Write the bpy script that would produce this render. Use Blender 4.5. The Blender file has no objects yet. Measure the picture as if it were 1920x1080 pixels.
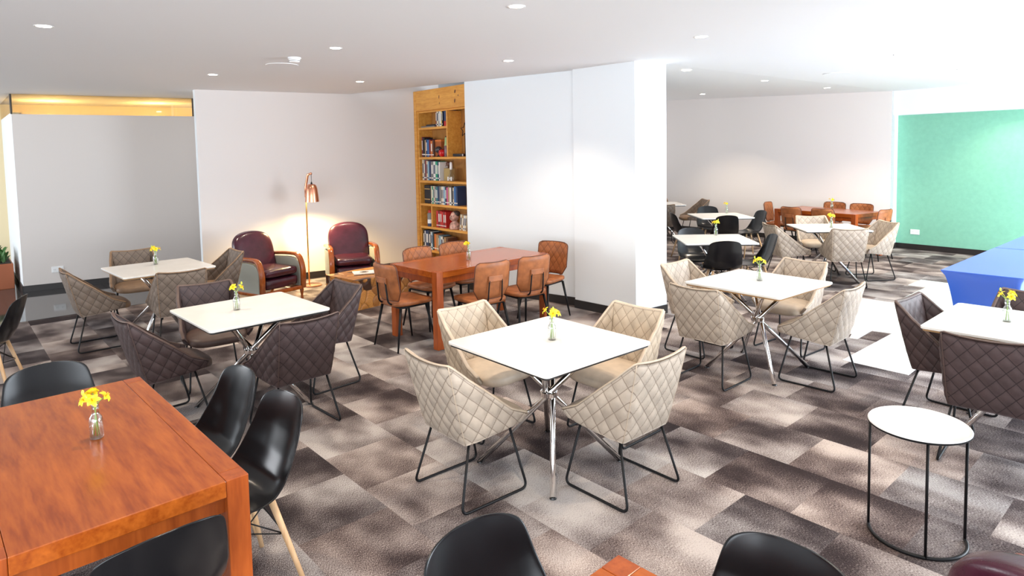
import bpy, math, random
from math import sin, cos, pi, radians as R
from mathutils import Matrix, Vector
random.seed(7)
SC = bpy.context.scene
COL = SC.collection

# ------------------------------------------------------------------ camera
F_PX, PITCH, ROLL, PPY, CAM_H = 1219.9, .0674, -.0189, 367.6, 1.898
cd = bpy.data.cameras.new('camera')
cd.sensor_width = 36; cd.lens = 36 * F_PX / 1920
cd.shift_y = (PPY - 540) / 1920
cd.clip_start = .05; cd.clip_end = 200
cam = bpy.data.objects.new('camera', cd); COL.objects.link(cam)
_f = Vector((0, cos(PITCH), -sin(PITCH))); _u = Vector((0, sin(PITCH), cos(PITCH))); _r = Vector((1, 0, 0))
_R = _r * cos(ROLL) + _u * sin(ROLL); _U = -_r * sin(ROLL) + _u * cos(ROLL)
cam.matrix_world = Matrix(((_R.x, _U.x, -_f.x, 0), (_R.y, _U.y, -_f.y, 0), (_R.z, _U.z, -_f.z, CAM_H), (0, 0, 0, 1)))
SC.camera = cam

# ------------------------------------------------------------------ world, lights, exposure
SC.view_settings.view_transform = 'Standard'; SC.view_settings.look = 'None'
SC.view_settings.gamma = 1; SC.view_settings.exposure = 0.84
SC.cycles.use_denoising = True
SC.cycles.max_bounces = 8; SC.cycles.diffuse_bounces = 5; SC.cycles.glossy_bounces = 3
SC.cycles.transmission_bounces = 6; SC.cycles.transparent_max_bounces = 8
SC.cycles.caustics_reflective = False; SC.cycles.caustics_refractive = False
SC.cycles.sample_clamp_indirect = 6
w = bpy.data.worlds.new('daylight'); SC.world = w; w.use_nodes = True
bg = w.node_tree.nodes['Background']; bg.inputs[0].default_value = (.86, .93, 1, 1); bg.inputs[1].default_value = 1.1

def area(name, loc, target, sx, sy, power, color):
    l = bpy.data.lights.new(name, 'AREA'); l.shape = 'RECTANGLE'; l.size = sx; l.size_y = sy
    l.energy = power; l.color = color
    o = bpy.data.objects.new(name, l); COL.objects.link(o); o.location = loc
    o.rotation_euler = (Vector(target) - Vector(loc)).to_track_quat('-Z', 'Y').to_euler()
    return o
area('assumed_daylight_right', (9.0, 4.0, 1.35), (4.4, 6.6, 1.2), 6.0, 2.4, 640, (.82, .91, 1))  # unseen added panel for daylight assumed from the right; no window is built here
area('fill_behind_camera', (-.6, -2.8, 1.3), (.4, 5, 2.2), 8.0, 2.4, 290, (.86, .93, 1))  # unseen added fill, tipped up to brighten the ceiling
area('assumed_daylight_left', (-11.5, 5.0, 1.5), (-6.5, 9, 1.5), 4.0, 2.2, 160, (.93, .96, 1))  # unseen panel added to lighten the corridor end wall; daylight assumed, no window built

# ------------------------------------------------------------------ materials
def newmat(name):
    m = bpy.data.materials.new(name); m.use_nodes = True
    return m, m.node_tree, m.node_tree.nodes['Principled BSDF']
def plain(name, col, rough=.5, metal=0, coat=0, spec=None, bump=0, bscale=200, var=0, vscale=6, emit=None, estr=0):
    m, t, b = newmat(name)
    b.inputs['Base Color'].default_value = (*col, 1); b.inputs['Roughness'].default_value = rough
    b.inputs['Metallic'].default_value = metal; b.inputs['Coat Weight'].default_value = coat
    b.inputs['Coat Roughness'].default_value = .08
    if spec is not None: b.inputs['Specular IOR Level'].default_value = spec
    tc = None
    if var or bump:
        tc = t.nodes.new('ShaderNodeTexCoord')
    if var:
        n = t.nodes.new('ShaderNodeTexNoise'); n.inputs['Scale'].default_value = vscale; n.inputs['Detail'].default_value = 5
        r = t.nodes.new('ShaderNodeValToRGB')
        r.color_ramp.elements[0].position = .3; r.color_ramp.elements[1].position = .7
        r.color_ramp.elements[0].color = (*[c * (1 - var) for c in col], 1)
        r.color_ramp.elements[1].color = (*[min(1, c * (1 + var)) for c in col], 1)
        t.links.new(tc.outputs['Object'], n.inputs['Vector']); t.links.new(n.outputs[0], r.inputs[0])
        t.links.new(r.outputs[0], b.inputs['Base Color'])
    if bump:
        n = t.nodes.new('ShaderNodeTexNoise'); n.inputs['Scale'].default_value = bscale
        bn = t.nodes.new('ShaderNodeBump'); bn.inputs['Strength'].default_value = bump; bn.inputs['Distance'].default_value = .004
        t.links.new(tc.outputs['Object'], n.inputs['Vector']); t.links.new(n.outputs[0], bn.inputs['Height'])
        t.links.new(bn.outputs[0], b.inputs['Normal'])
    if emit:
        b.inputs['Emission Color'].default_value = (*emit, 1); b.inputs['Emission Strength'].default_value = estr
    return m

def wood(name, c1, c2, scale=(1, 14, 14), rough=.3, coat=.3, wave=3.0, dist=6, knots=False):
    m, t, b = newmat(name)
    tc = t.nodes.new('ShaderNodeTexCoord'); mp = t.nodes.new('ShaderNodeMapping'); mp.inputs['Scale'].default_value = scale
    n1 = t.nodes.new('ShaderNodeTexNoise'); n1.inputs['Scale'].default_value = 2.2; n1.inputs['Detail'].default_value = 8; n1.inputs['Distortion'].default_value = .6
    n2 = t.nodes.new('ShaderNodeTexNoise'); n2.inputs['Scale'].default_value = 9; n2.inputs['Detail'].default_value = 4
    mix = t.nodes.new('ShaderNodeMix'); mix.data_type = 'FLOAT'; mix.inputs[0].default_value = .35
    r = t.nodes.new('ShaderNodeValToRGB')
    r.color_ramp.elements[0].position = .33; r.color_ramp.elements[1].position = .68
    r.color_ramp.elements[0].color = (*c1, 1); r.color_ramp.elements[1].color = (*c2, 1)
    t.links.new(tc.outputs['Object'], mp.inputs[0]); t.links.new(mp.outputs[0], n1.inputs['Vector']); t.links.new(mp.outputs[0], n2.inputs['Vector'])
    t.links.new(n1.outputs[0], mix.inputs[2]); t.links.new(n2.outputs[0], mix.inputs[3]); t.links.new(mix.outputs[0], r.inputs[0])
    out = r.outputs[0]
    if knots:
        v = t.nodes.new('ShaderNodeTexVoronoi'); v.inputs['Scale'].default_value = 4.2; v.inputs['Randomness'].default_value = 1
        t.links.new(tc.outputs['Object'], v.inputs['Vector'])
        kr = t.nodes.new('ShaderNodeValToRGB'); kr.color_ramp.elements[0].position = .05; kr.color_ramp.elements[1].position = .13
        kr.color_ramp.elements[0].color = (.10, .022, .01, 1); kr.color_ramp.elements[1].color = (1, 1, 1, 1)
        mm = t.nodes.new('ShaderNodeMix'); mm.data_type = 'RGBA'; mm.blend_type = 'MULTIPLY'; mm.inputs[0].default_value = 1
        t.links.new(v.outputs['Distance'], kr.inputs[0]); t.links.new(out, mm.inputs[6]); t.links.new(kr.outputs[0], mm.inputs[7]); out = mm.outputs[2]
    t.links.new(out, b.inputs['Base Color'])
    b.inputs['Roughness'].default_value = rough; b.inputs['Coat Weight'].default_value = coat; b.inputs['Coat Roughness'].default_value = .12; b.inputs['Specular IOR Level'].default_value = .35
    return m

def quilt_leather(name, col, stitch, rough=.55):
    """leather with diamond stitching drawn from the UVs of the panel (u, v in metres)"""
    m, t, b = newmat(name)
    uv = t.nodes.new('ShaderNodeUVMap'); sep = t.nodes.new('ShaderNodeSeparateXYZ'); t.links.new(uv.outputs[0], sep.inputs[0])
    def M(op, a, bb=None, val=None):
        n = t.nodes.new('ShaderNodeMath'); n.operation = op
        if hasattr(a, 'links'): t.links.new(a, n.inputs[0])
        else: n.inputs[0].default_value = a
        if bb is not None:
            if hasattr(bb, 'links'): t.links.new(bb, n.inputs[1])
            else: n.inputs[1].default_value = bb
        return n.outputs[0]
    p = M('ADD', sep.outputs[0], sep.outputs[1]); q = M('SUBTRACT', sep.outputs[0], sep.outputs[1])
    dl = []
    for x in (p, q):
        f = M('FRACT', x); dl.append(M('SUBTRACT', .5, M('ABSOLUTE', M('SUBTRACT', f, .5))))
    d = M('MINIMUM', dl[0], dl[1])
    tc = t.nodes.new('ShaderNodeTexCoord')
    n = t.nodes.new('ShaderNodeTexNoise'); n.inputs['Scale'].default_value = 9; n.inputs['Detail'].default_value = 6
    t.links.new(tc.outputs['Object'], n.inputs['Vector'])
    r = t.nodes.new('ShaderNodeValToRGB'); r.color_ramp.elements[0].position = .3; r.color_ramp.elements[1].position = .75
    r.color_ramp.elements[0].color = (*[c * .80 for c in col], 1); r.color_ramp.elements[1].color = (*[min(1, c * 1.18) for c in col], 1)
    t.links.new(n.outputs[0], r.inputs[0])
    k = t.nodes.new('ShaderNodeMapRange'); k.inputs[1].default_value = .012; k.inputs[2].default_value = .05; t.links.new(d, k.inputs[0])
    mx = t.nodes.new('ShaderNodeMix'); mx.data_type = 'RGBA'; mx.inputs[6].default_value = (*stitch, 1)
    t.links.new(k.outputs[0], mx.inputs[0]); t.links.new(r.outputs[0], mx.inputs[7]); t.links.new(mx.outputs[2], b.inputs['Base Color'])
    b.inputs['Roughness'].default_value = rough; b.inputs['Specular IOR Level'].default_value = .4
    n3 = t.nodes.new('ShaderNodeTexNoise'); n3.inputs['Scale'].default_value = 260
    bn = t.nodes.new('ShaderNodeBump'); bn.inputs['Strength'].default_value = .25; bn.inputs['Distance'].default_value = .002
    t.links.new(tc.outputs['Object'], n3.inputs['Vector']); t.links.new(n3.outputs[0], bn.inputs['Height']); t.links.new(bn.outputs[0], b.inputs['Normal'])
    return m

def carpet_mat():
    m, t, b = newmat('carpet tiles')
    L = t.links.new
    def M(op, *a):
        n = t.nodes.new('ShaderNodeMath'); n.operation = op
        for i, x in enumerate(a):
            if hasattr(x, 'links'): L(x, n.inputs[i])
            else: n.inputs[i].default_value = x
        return n.outputs[0]
    tc = t.nodes.new('ShaderNodeTexCoord'); mp = t.nodes.new('ShaderNodeMapping'); mp.vector_type = 'POINT'
    mp.inputs['Rotation'].default_value = (0, 0, R(48.5)); L(tc.outputs['Object'], mp.inputs[0])   # x' runs along -48.5 deg in the room
    s = t.nodes.new('ShaderNodeSeparateXYZ'); L(mp.outputs[0], s.inputs[0])
    # grid anchored on a tile corner of the floor
    a = R(48.5); X0 = 1.789 * cos(a) - 3.592 * sin(a); Y0 = 1.789 * sin(a) + 3.592 * cos(a)
    U = M('DIVIDE', M('SUBTRACT', s.outputs[0], X0), .5); V = M('DIVIDE', M('SUBTRACT', s.outputs[1], Y0), .5)
    row = M('FLOOR', V)
    off = M('MULTIPLY', M('ADD', row, 1.0), .5)
    U2 = M('ADD', U, off); colm = M('FLOOR', U2)
    cmb = t.nodes.new('ShaderNodeCombineXYZ'); L(colm, cmb.inputs[0]); L(row, cmb.inputs[1])
    w2 = t.nodes.new('ShaderNodeTexWhiteNoise'); w2.noise_dimensions = '3D'; L(cmb.outputs[0], w2.inputs['Vector'])
    ss = t.nodes.new('ShaderNodeSeparateColor'); L(w2.outputs['Color'], ss.inputs[0])
    # ombre inside each tile: noise shifted by a random amount per tile
    c2 = t.nodes.new('ShaderNodeCombineXYZ')
    L(M('MULTIPLY', s.outputs[0], 1.9), c2.inputs[0]); L(M('MULTIPLY', s.outputs[1], 2.6), c2.inputs[1]); L(M('MULTIPLY', w2.outputs[0], 50), c2.inputs[2])
    n = t.nodes.new('ShaderNodeTexNoise'); n.inputs['Scale'].default_value = 1.0; n.inputs['Detail'].default_value = 2.5; L(c2.outputs[0], n.inputs['Vector'])
    val = M('ADD', M('MULTIPLY_ADD', n.outputs[0], 1.6, -.27), M('MULTIPLY', M('SUBTRACT', ss.outputs[0], .5), .26))
    # yarn speckle
    sc_ = t.nodes.new('ShaderNodeMapping'); sc_.inputs['Scale'].default_value = (55, 190, 1); L(mp.outputs[0], sc_.inputs[0])
    n2 = t.nodes.new('ShaderNodeTexNoise'); n2.inputs['Scale'].default_value = 2.0; n2.inputs['Detail'].default_value = 3; L(sc_.outputs[0], n2.inputs['Vector'])
    val = M('ADD', val, M('MULTIPLY', M('SUBTRACT', n2.outputs[0], .5), 1.5))
    r = t.nodes.new('ShaderNodeValToRGB'); e = r.color_ramp.elements
    e[0].position = .26; e[0].color = (.028, .020, .021, 1); e[1].position = .88; e[1].color = (.54, .495, .46, 1)
    x = e.new(.44); x.color = (.110, .085, .082, 1)
    x = e.new(.62); x.color = (.265, .225, .21, 1)
    L(val, r.inputs[0])
    hs = t.nodes.new('ShaderNodeMix'); hs.data_type = 'RGBA'; hs.blend_type = 'MULTIPLY'; hs.inputs[0].default_value = 1
    tr = t.nodes.new('ShaderNodeValToRGB'); tr.color_ramp.elements[0].color = (1.0, .93, .90, 1); tr.color_ramp.elements[1].color = (.90, .95, 1.0, 1)
    L(ss.outputs[1], tr.inputs[0]); L(r.outputs[0], hs.inputs[6]); L(tr.outputs[0], hs.inputs[7]); L(hs.outputs[2], b.inputs['Base Color'])
    b.inputs['Roughness'].default_value = .95; b.inputs['Specular IOR Level'].default_value = .15
    bn = t.nodes.new('ShaderNodeBump'); bn.inputs['Strength'].default_value = .25; bn.inputs['Distance'].default_value = .003
    L(n2.outputs[0], bn.inputs['Height']); L(bn.outputs[0], b.inputs['Normal'])
    return m

def tile_mat(name, col, mortar, size, rough, rot=48.5, var=.06):
    m, t, b = newmat(name)
    tc = t.nodes.new('ShaderNodeTexCoord'); mp = t.nodes.new('ShaderNodeMapping'); mp.inputs['Rotation'].default_value = (0, 0, R(rot))
    br = t.nodes.new('ShaderNodeTexBrick'); br.offset = 0; br.inputs['Scale'].default_value = 1
    br.inputs['Brick Width'].default_value = size; br.inputs['Row Height'].default_value = size; br.inputs['Mortar Size'].default_value = .003
    br.inputs['Color1'].default_value = (*col, 1); br.inputs['Color2'].default_value = (*[c * (1 - var) for c in col], 1); br.inputs['Mortar'].default_value = (*mortar, 1)
    t.links.new(tc.outputs['Object'], mp.inputs[0]); t.links.new(mp.outputs[0], br.inputs['Vector']); t.links.new(br.outputs[0], b.inputs['Base Color'])
    b.inputs['Roughness'].default_value = rough
    return m

M_ = {}
M_['white_wall'] = plain('white painted wall', (.79, .825, .845), .8, bump=.05, bscale=90)
M_['warm_wall'] = plain('off white painted wall', (.77, .72, .69), .8, bump=.05, bscale=90)
M_['panel_wall'] = plain('grey white wall panel', (.68, .625, .585), .6)
M_['ceiling'] = plain('white ceiling paint', (.83, .83, .83), .9)
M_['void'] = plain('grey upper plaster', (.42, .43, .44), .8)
M_['mint'] = plain('mint green wallpaper', (.20, .47, .335), .7, var=.05, vscale=14, bump=.25, bscale=60)
M_['skirting'] = plain('dark brown skirting', (.016, .012, .011), .5)
M_['carpet'] = carpet_mat()
M_['granite'] = tile_mat('polished dark granite', (.055, .052, .052), (.02, .02, .02), .6, .06)
M_['pale_tile'] = tile_mat('pale polished tile', (.88, .88, .88), (.80, .80, .80), .6, .18, var=.01)
M_['chrome'] = plain('polished chrome', (.82, .80, .78), .09, 1)
M_['black_metal'] = plain('black powder coated steel', (.006, .006, .007), .45, 0, spec=.25)
M_['black_plastic'] = plain('black moulded plastic', (.006, .006, .007), .22, 0, spec=.38)
M_['beech'] = wood('pale beech', (.56, .33, .16), (.70, .47, .27), (14, 14, 2), .45, .1)
M_['cherry'] = wood('orange cherry veneer', (.23, .042, .006), (.44, .108, .014), (9, 1.1, 9), .22, .12)
M_['cherry_leg'] = wood('orange cherry legs', (.24, .044, .007), (.40, .088, .014), (10, 10, 1.2), .35, .15)
M_['pine'] = wood('honey pine', (.60, .25, .040), (.80, .41, .085), (1.2, 12, 12), .4, .2)
M_['knotty_pine'] = wood('knotty honey pine', (.58, .23, .036), (.80, .40, .08), (1.2, 10, 9), .4, .2)
M_['pine_back'] = wood('brown pine back board', (.40, .18, .045), (.56, .28, .08), (10, 10, 1.2), .5, .1)
M_['white_stone'] = plain('white marbled table top', (.78, .76, .715), .22, coat=.2, var=.035, vscale=5)
M_['dark_edge'] = plain('dark laminate edge', (.02, .017, .016), .45)
M_['ply_edge'] = plain('tan plywood edge', (.42, .24, .10), .5)
M_['q_beige'] = quilt_leather('beige quilted leather', (.45, .375, .30), (.22, .17, .13))
M_['q_sand'] = quilt_leather('sand quilted leather', (.52, .42, .31), (.29, .22, .155))  # the beige leather again, with the warm room light put into its colour
M_['q_brown'] = quilt_leather('plum brown quilted leather', (.066, .042, .041), (.020, .012, .012))
M_['q_taupe'] = quilt_leather('taupe quilted leather', (.185, .140, .108), (.075, .054, .040))
M_['beige'] = plain('beige leather', (.47, .375, .28), .5, var=.12, vscale=12, bump=.2)
M_['sand'] = plain('sand leather', (.56, .45, .34), .5, var=.12, vscale=12, bump=.2)  # seat and piping of the same beige chairs, warm light painted in
M_['brown'] = plain('plum brown leather', (.09, .055, .045), .45, var=.2, vscale=12, bump=.2)
M_['taupe'] = plain('warm lit taupe leather', (.25, .155, .09), .5, var=.2, vscale=12, bump=.2)  # golden glow of the lamps on seat and piping is painted into this taupe
M_['tan'] = plain('tan leather', (.33, .108, .033), .5, var=.28, vscale=13, bump=.2)
M_['q_tan'] = quilt_leather('tan quilted leather', (.33, .108, .033), (.12, .035, .010))
M_['tan_pipe'] = plain('dark tan piping', (.10, .03, .012), .5)
M_['purple'] = plain('oxblood purple leather', (.050, .009, .020), .27, var=.35, vscale=7, coat=.12, bump=.1)
M_['arm_fabric'] = plain('grey green arm upholstery', (.36, .37, .32), .6, bump=.15)
M_['arm_wood'] = wood('red brown arm wood', (.26, .055, .012), (.44, .125, .025), (8, 8, 3), .2, .5)
M_['copper'] = plain('brushed copper', (.80, .36, .22), .25, 1)
M_['brass'] = plain('satin brass', (.85, .60, .25), .25, 1)
M_['blue'] = plain('royal blue stretch fabric', (.010, .095, .52), .42, spec=.6, bump=.06, bscale=300)
M_['blue'].node_tree.nodes['Principled BSDF'].inputs['Sheen Weight'].default_value = .12
M_['white_plastic'] = plain('white plastic', (.85, .85, .84), .4)
M_['paper'] = plain('white paper', (.85, .84, .80), .6)
M_['page'] = plain('cream pages', (.72, .64, .48), .8)
M_['petal'] = plain('yellow petal', (.90, .72, .02), .45, var=.12, vscale=30)
M_['petal_deep'] = plain('golden flower throat', (.85, .45, .01), .5)
M_['stem'] = plain('green stem', (.28, .42, .10), .5)
M_['leaf'] = plain('green leaf', (.05, .14, .03), .5, var=.3, vscale=9)
M_['terracotta'] = plain('terracotta planter', (.36, .10, .035), .5)
M_['lamp_on'] = plain('lit downlight', (1, 1, 1), .5, emit=(1, .86, .66), estr=14)
M_['bulb_on'] = plain('lit bulb', (1, 1, 1), .5, emit=(1, .74, .40), estr=30)
M_['soil'] = plain('dark soil', (.03, .02, .012), .9)
def glass_mat(name, col, rough=0, trans=1, ior=1.45):
    m, t, b = newmat(name); b.inputs['Base Color'].default_value = (*col, 1)
    b.inputs['Transmission Weight'].default_value = trans; b.inputs['Roughness'].default_value = rough; b.inputs['IOR'].default_value = ior
    return m
def thin_glass(name, col, gl=.12):
    m, t, b = newmat(name); o = t.nodes['Material Output']
    tr = t.nodes.new('ShaderNodeBsdfTransparent'); tr.inputs[0].default_value = (*col, 1)
    g = t.nodes.new('ShaderNodeBsdfGlossy'); g.inputs['Roughness'].default_value = .03
    lw = t.nodes.new('ShaderNodeLayerWeight'); lw.inputs[0].default_value = .35
    mr = t.nodes.new('ShaderNodeMapRange'); mr.inputs[3].default_value = gl * .5; mr.inputs[4].default_value = .75
    mx = t.nodes.new('ShaderNodeMixShader'); t.links.new(lw.outputs['Facing'], mr.inputs[0]); t.links.new(mr.outputs[0], mx.inputs[0])
    t.links.new(tr.outputs[0], mx.inputs[1]); t.links.new(g.outputs[0], mx.inputs[2]); t.links.new(mx.outputs[0], o.inputs['Surface'])
    return m
M_['glass'] = thin_glass('clear bottle glass', (.95, .97, .96))
M_['band_glass'] = thin_glass('bronze tinted glass', (.95, .80, .50), .5)
M_['green_glass'] = glass_mat('green bottle glass', (.35, .5, .2), .05, .7)

# ------------------------------------------------------------------ mesh tools
class MB:
    def __init__(s): s.v = []; s.f = []; s.uv = {}
    def add(s, vs, fs, uvs=None):
        o = len(s.v); s.v += [tuple(p) for p in vs]
        for i, f in enumerate(fs):
            s.f.append(tuple(o + k for k in f))
            if uvs: s.uv[len(s.f) - 1] = uvs[i]
        return s
    def box(s, a, b, rot=0, c=(0, 0)):
        (x0, y0, z0), (x1, y1, z1) = a, b
        vs = [(x0, y0, z0), (x1, y0, z0), (x1, y1, z0), (x0, y1, z0), (x0, y0, z1), (x1, y0, z1), (x1, y1, z1), (x0, y1, z1)]
        if rot:
            cr, sr = cos(rot), sin(rot); vs = [(c[0] + (x - c[0]) * cr - (y - c[1]) * sr, c[1] + (x - c[0]) * sr + (y - c[1]) * cr, z) for x, y, z in vs]
        return s.add(vs, [(0, 3, 2, 1), (4, 5, 6, 7), (0, 1, 5, 4), (1, 2, 6, 5), (2, 3, 7, 6), (3, 0, 4, 7)])
    def bar(s, p, q, sx, sy, sx1=None, sy1=None, up=(0, 0, 1)):
        p, q = Vector(p), Vector(q); d = (q - p).normalized(); u = Vector(up)
        if abs(d.dot(u)) > .95: u = Vector((0, 1, 0))
        a = d.cross(u).normalized(); b = a.cross(d)
        sx1 = sx if sx1 is None else sx1; sy1 = sy if sy1 is None else sy1
        vs = []
        for P, w_, h_ in ((p, sx, sy), (q, sx1, sy1)):
            for i, j in ((-1, -1), (1, -1), (1, 1), (-1, 1)): vs.append(P + a * (i * w_ / 2) + b * (j * h_ / 2))
        return s.add(vs, [(0, 1, 2, 3), (7, 6, 5, 4), (0, 4, 5, 1), (1, 5, 6, 2), (2, 6, 7, 3), (3, 7, 4, 0)])
    def tube(s, pts, r, n=8, closed=False, r1=None, rect=None):
        pts = [Vector(p) for p in pts]; N = len(pts); vs = []; prev = None
        for i, p in enumerate(pts):
            if closed: d = pts[(i + 1) % N] - pts[i - 1]
            else: d = pts[min(i + 1, N - 1)] - pts[max(i - 1, 0)]
            d.normalize()
            if prev is None:
                u = Vector((0, 0, 1)) if abs(d.z) < .9 else Vector((1, 0, 0))
                a = d.cross(u).normalized()
            else: a = (prev - d * prev.dot(d)).normalized()
            prev = a; b = d.cross(a)
            rr = r if r1 is None else r + (r1 - r) * i / (N - 1)
            for k in range(n):
                th = 2 * pi * (k + .5) / n
                if rect:
                    cx, cy = cos(th), sin(th); m_ = (abs(cx) ** 4 + abs(cy) ** 4) ** .25
                    vs.append(p + a * (cx / m_ * rect[0]) + b * (cy / m_ * rect[1]))
                else: vs.append(p + a * (cos(th) * rr) + b * (sin(th) * rr))
        fs = []
        for i in range(N if closed else N - 1):
            j = (i + 1) % N
            for k in range(n): fs.append((i * n + k, i * n + (k + 1) % n, j * n + (k + 1) % n, j * n + k))
        if not closed: fs.append(tuple(range(n))[::-1]); fs.append(tuple((N - 1) * n + k for k in range(n)))
        return s.add(vs, fs)
    def lathe(s, prof, n=24, c=(0, 0, 0), cap=True):
        vs = [(c[0] + r * cos(2 * pi * k / n), c[1] + r * sin(2 * pi * k / n), c[2] + z) for r, z in prof for k in range(n)]
        fs = [(i * n + k, i * n + (k + 1) % n, (i + 1) * n + (k + 1) % n, (i + 1) * n + k) for i in range(len(prof) - 1) for k in range(n)]
        if cap: fs.append(tuple(range(n))[::-1]); fs.append(tuple((len(prof) - 1) * n + k for k in range(n)))
        return s.add(vs, fs)
    def grid(s, fn, nu, nv, uvf=None, flip=False):
        vs = [fn(i / nu, j / nv) for i in range(nu + 1) for j in range(nv + 1)]
        fs = []; uvs = []
        for i in range(nu):
            for j in range(nv):
                q = [(i, j), (i + 1, j), (i + 1, j + 1), (i, j + 1)]
                if flip: q = q[::-1]
                fs.append(tuple(a * (nv + 1) + b for a, b in q))
                if uvf: uvs.append([uvf(a / nu, b / nv) for a, b in q])
        return s.add(vs, fs, uvs if uvf else None)
    def pillow(s, hx, hy, hz, c=(0, 0, 0), ep=.35, es=.5, n=36, m=14, deform=None):
        """rounded block: ep squareness in plan, es squareness in section (1 = ellipsoid)"""
        def S(v, e): return math.copysign(abs(v) ** e, v)
        vs = []
        for j in range(m + 1):
            e = -pi / 2 + pi * j / m; ce, se = S(cos(e), es), S(sin(e), es)
            for k in range(n):
                a = 2 * pi * k / n
                p = (c[0] + hx * ce * S(cos(a), ep), c[1] + hy * ce * S(sin(a), ep), c[2] + hz * se)
                vs.append(deform(*p) if deform else p)
        fs = [(j * n + k, j * n + (k + 1) % n, (j + 1) * n + (k + 1) % n, (j + 1) * n + k) for j in range(m) for k in range(n)]
        return s.add(vs, fs)
    def prism(s, poly, z0, z1):
        n = len(poly); vs = [(x, y, z0) for x, y in poly] + [(x, y, z1) for x, y in poly]
        return s.add(vs, [tuple(range(n))[::-1], tuple(range(n, 2 * n))] + [(i, (i + 1) % n, n + (i + 1) % n, n + i) for i in range(n)])
    def build(s, name, mat, parent=None, smooth=False, bevel=0, seg=2, subsurf=0, solid=0, auto=None):
        me = bpy.data.meshes.new(name); me.from_pydata(s.v, [], s.f); me.update()
        if s.uv:
            l = me.uv_layers.new(name='UVMap')
            for fi, u in s.uv.items():
                for k, li in enumerate(me.polygons[fi].loop_indices): l.data[li].uv = u[k]
        me.materials.append(mat if not isinstance(mat, str) else M_[mat])
        if smooth: me.polygons.foreach_set('use_smooth', [True] * len(me.polygons))
        o = bpy.data.objects.new(name, me); COL.objects.link(o)
        if parent: o.parent = parent
        if auto is not None: me.polygons.foreach_set('use_smooth', [True] * len(me.polygons)); me.set_sharp_from_angle(angle=R(auto))
        if bevel:
            b = o.modifiers.new('bevel', 'BEVEL'); b.width = bevel; b.segments = seg; b.limit_method = 'ANGLE'; b.angle_limit = R(40)
        if solid:
            b = o.modifiers.new('solid', 'SOLIDIFY'); b.thickness = solid; b.offset = 0
        if subsurf:
            b = o.modifiers.new('sub', 'SUBSURF'); b.levels = subsurf; b.render_levels = subsurf
        return o

def tag(o, label, cat, group=None, kind=None):
    o['label'] = label; o['category'] = cat
    if group: o['group'] = group
    if kind: o['kind'] = kind
    return o
def empty(name, loc=(0, 0, 0), rz=0):
    o = bpy.data.objects.new(name, None); COL.objects.link(o); o.empty_display_size = .1
    o.location = loc; o.rotation_euler = (0, 0, rz); return o
def struct(name, mb, mat, **k):
    o = mb.build(name, mat, **k); o['kind'] = 'structure'; return o
def tree(o):
    out = [o]
    for ch in o.children: out += tree(ch)
    return out
def dup(root, loc, rz, mats=None, scale=None):
    """a copy of a thing with copies of its parts and sub-parts; mats swaps materials by part name"""
    def rec(o, par):
        c = o.copy(); COL.objects.link(c)
        if par: c.parent = par
        if mats and o.type == 'MESH':
            k = o.name.split('.')[0]
            if k in mats:
                c.material_slots[0].link = 'OBJECT'; c.material_slots[0].material = M_[mats[k]]
        for ch in list(KIDS.get(o.name, [])): rec(ch, c)
        return c
    r = rec(root, None); r.location = loc; r.rotation_euler = (0, 0, rz)
    if scale: r.scale = scale
    return r
KIDS = {}
def register(root):
    for o in tree(root): KIDS[o.name] = list(o.children)
def fillet(pts, r, n=5):
    """polyline with rounded corners"""
    pts = [Vector(p) for p in pts]; out = [pts[0]]
    for i in range(1, len(pts) - 1):
        a, b, c = pts[i - 1], pts[i], pts[i + 1]
        rr = min(r, (a - b).length * .45, (c - b).length * .45)
        p, q = b + (a - b).normalized() * rr, b + (c - b).normalized() * rr
        for k in range(n + 1):
            t = k / n; out.append(p * (1 - t) ** 2 + b * 2 * t * (1 - t) + q * t * t)
    out.append(pts[-1]); return out
def lerp(a, b, t): return a + (b - a) * t
def interp(xs, ys, x):
    if x <= xs[0]: return ys[0]
    for i in range(1, len(xs)):
        if x <= xs[i]: return lerp(ys[i - 1], ys[i], (x - xs[i - 1]) / (xs[i] - xs[i - 1]))
    return ys[-1]
def smoothed(xs, ys, x, w):
    return sum(interp(xs, ys, x + w * k / 3) * (4 - abs(k)) for k in range(-3, 4)) / 16

# ------------------------------------------------------------------ setting
ZC = 2.862
def wall_strip(name, pts, z0, z1, mat, th=.12, side=1):
    """upright wall along a polyline, thickened away from the room"""
    mb = MB()
    for (a, b) in zip(pts, pts[1:]):
        d = Vector((b[0] - a[0], b[1] - a[1])).normalized(); n = Vector((-d.y, d.x)) * side * th
        mb.prism([a, b, (b[0] + n.x, b[1] + n.y), (a[0] + n.x, a[1] + n.y)], z0, z1)
    return struct(name, mb, mat)
def ray(p, deg, t): return (p[0] + cos(R(deg)) * t, p[1] + sin(R(deg)) * t)

# floor: carpet everywhere inside, granite corridor at the left, pale tile walkway at the right
struct('floor', MB().add([(-14, -6, 0), (14, -6, 0), (14, 20, 0), (-14, 20, 0)], [(0, 1, 2, 3)]), 'carpet')
g0 = (-5.856, 7.555)
gp = [ray(g0, 222, 9), g0, ray(g0, 42, 1.2), ray(g0, 42, 6.5), ray(ray(g0, 42, 6.5), 132, 5), ray(ray(g0, 222, 9), 132, 5)]
struct('floor_granite', MB().prism(gp, -.02, .004), 'granite')
pale = [(2.905, 5.657), (3.24, 5.25), (3.50, 5.49), (4.55, 4.24), (9.5, 8.6), (7.6, 10.6), (6.36, 8.25), (5.713, 9.019), (5.33, 8.69), (5.47, 8.53), (4.56, 7.72), (4.30, 8.03), (3.02, 6.90), (3.40, 6.45), (3.31, 6.32), (3.36, 6.27), (3.66, 6.55), (3.80, 6.44)]
struct('floor_pale_tile', MB().prism(pale, -.02, .005), 'pale_tile')

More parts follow.
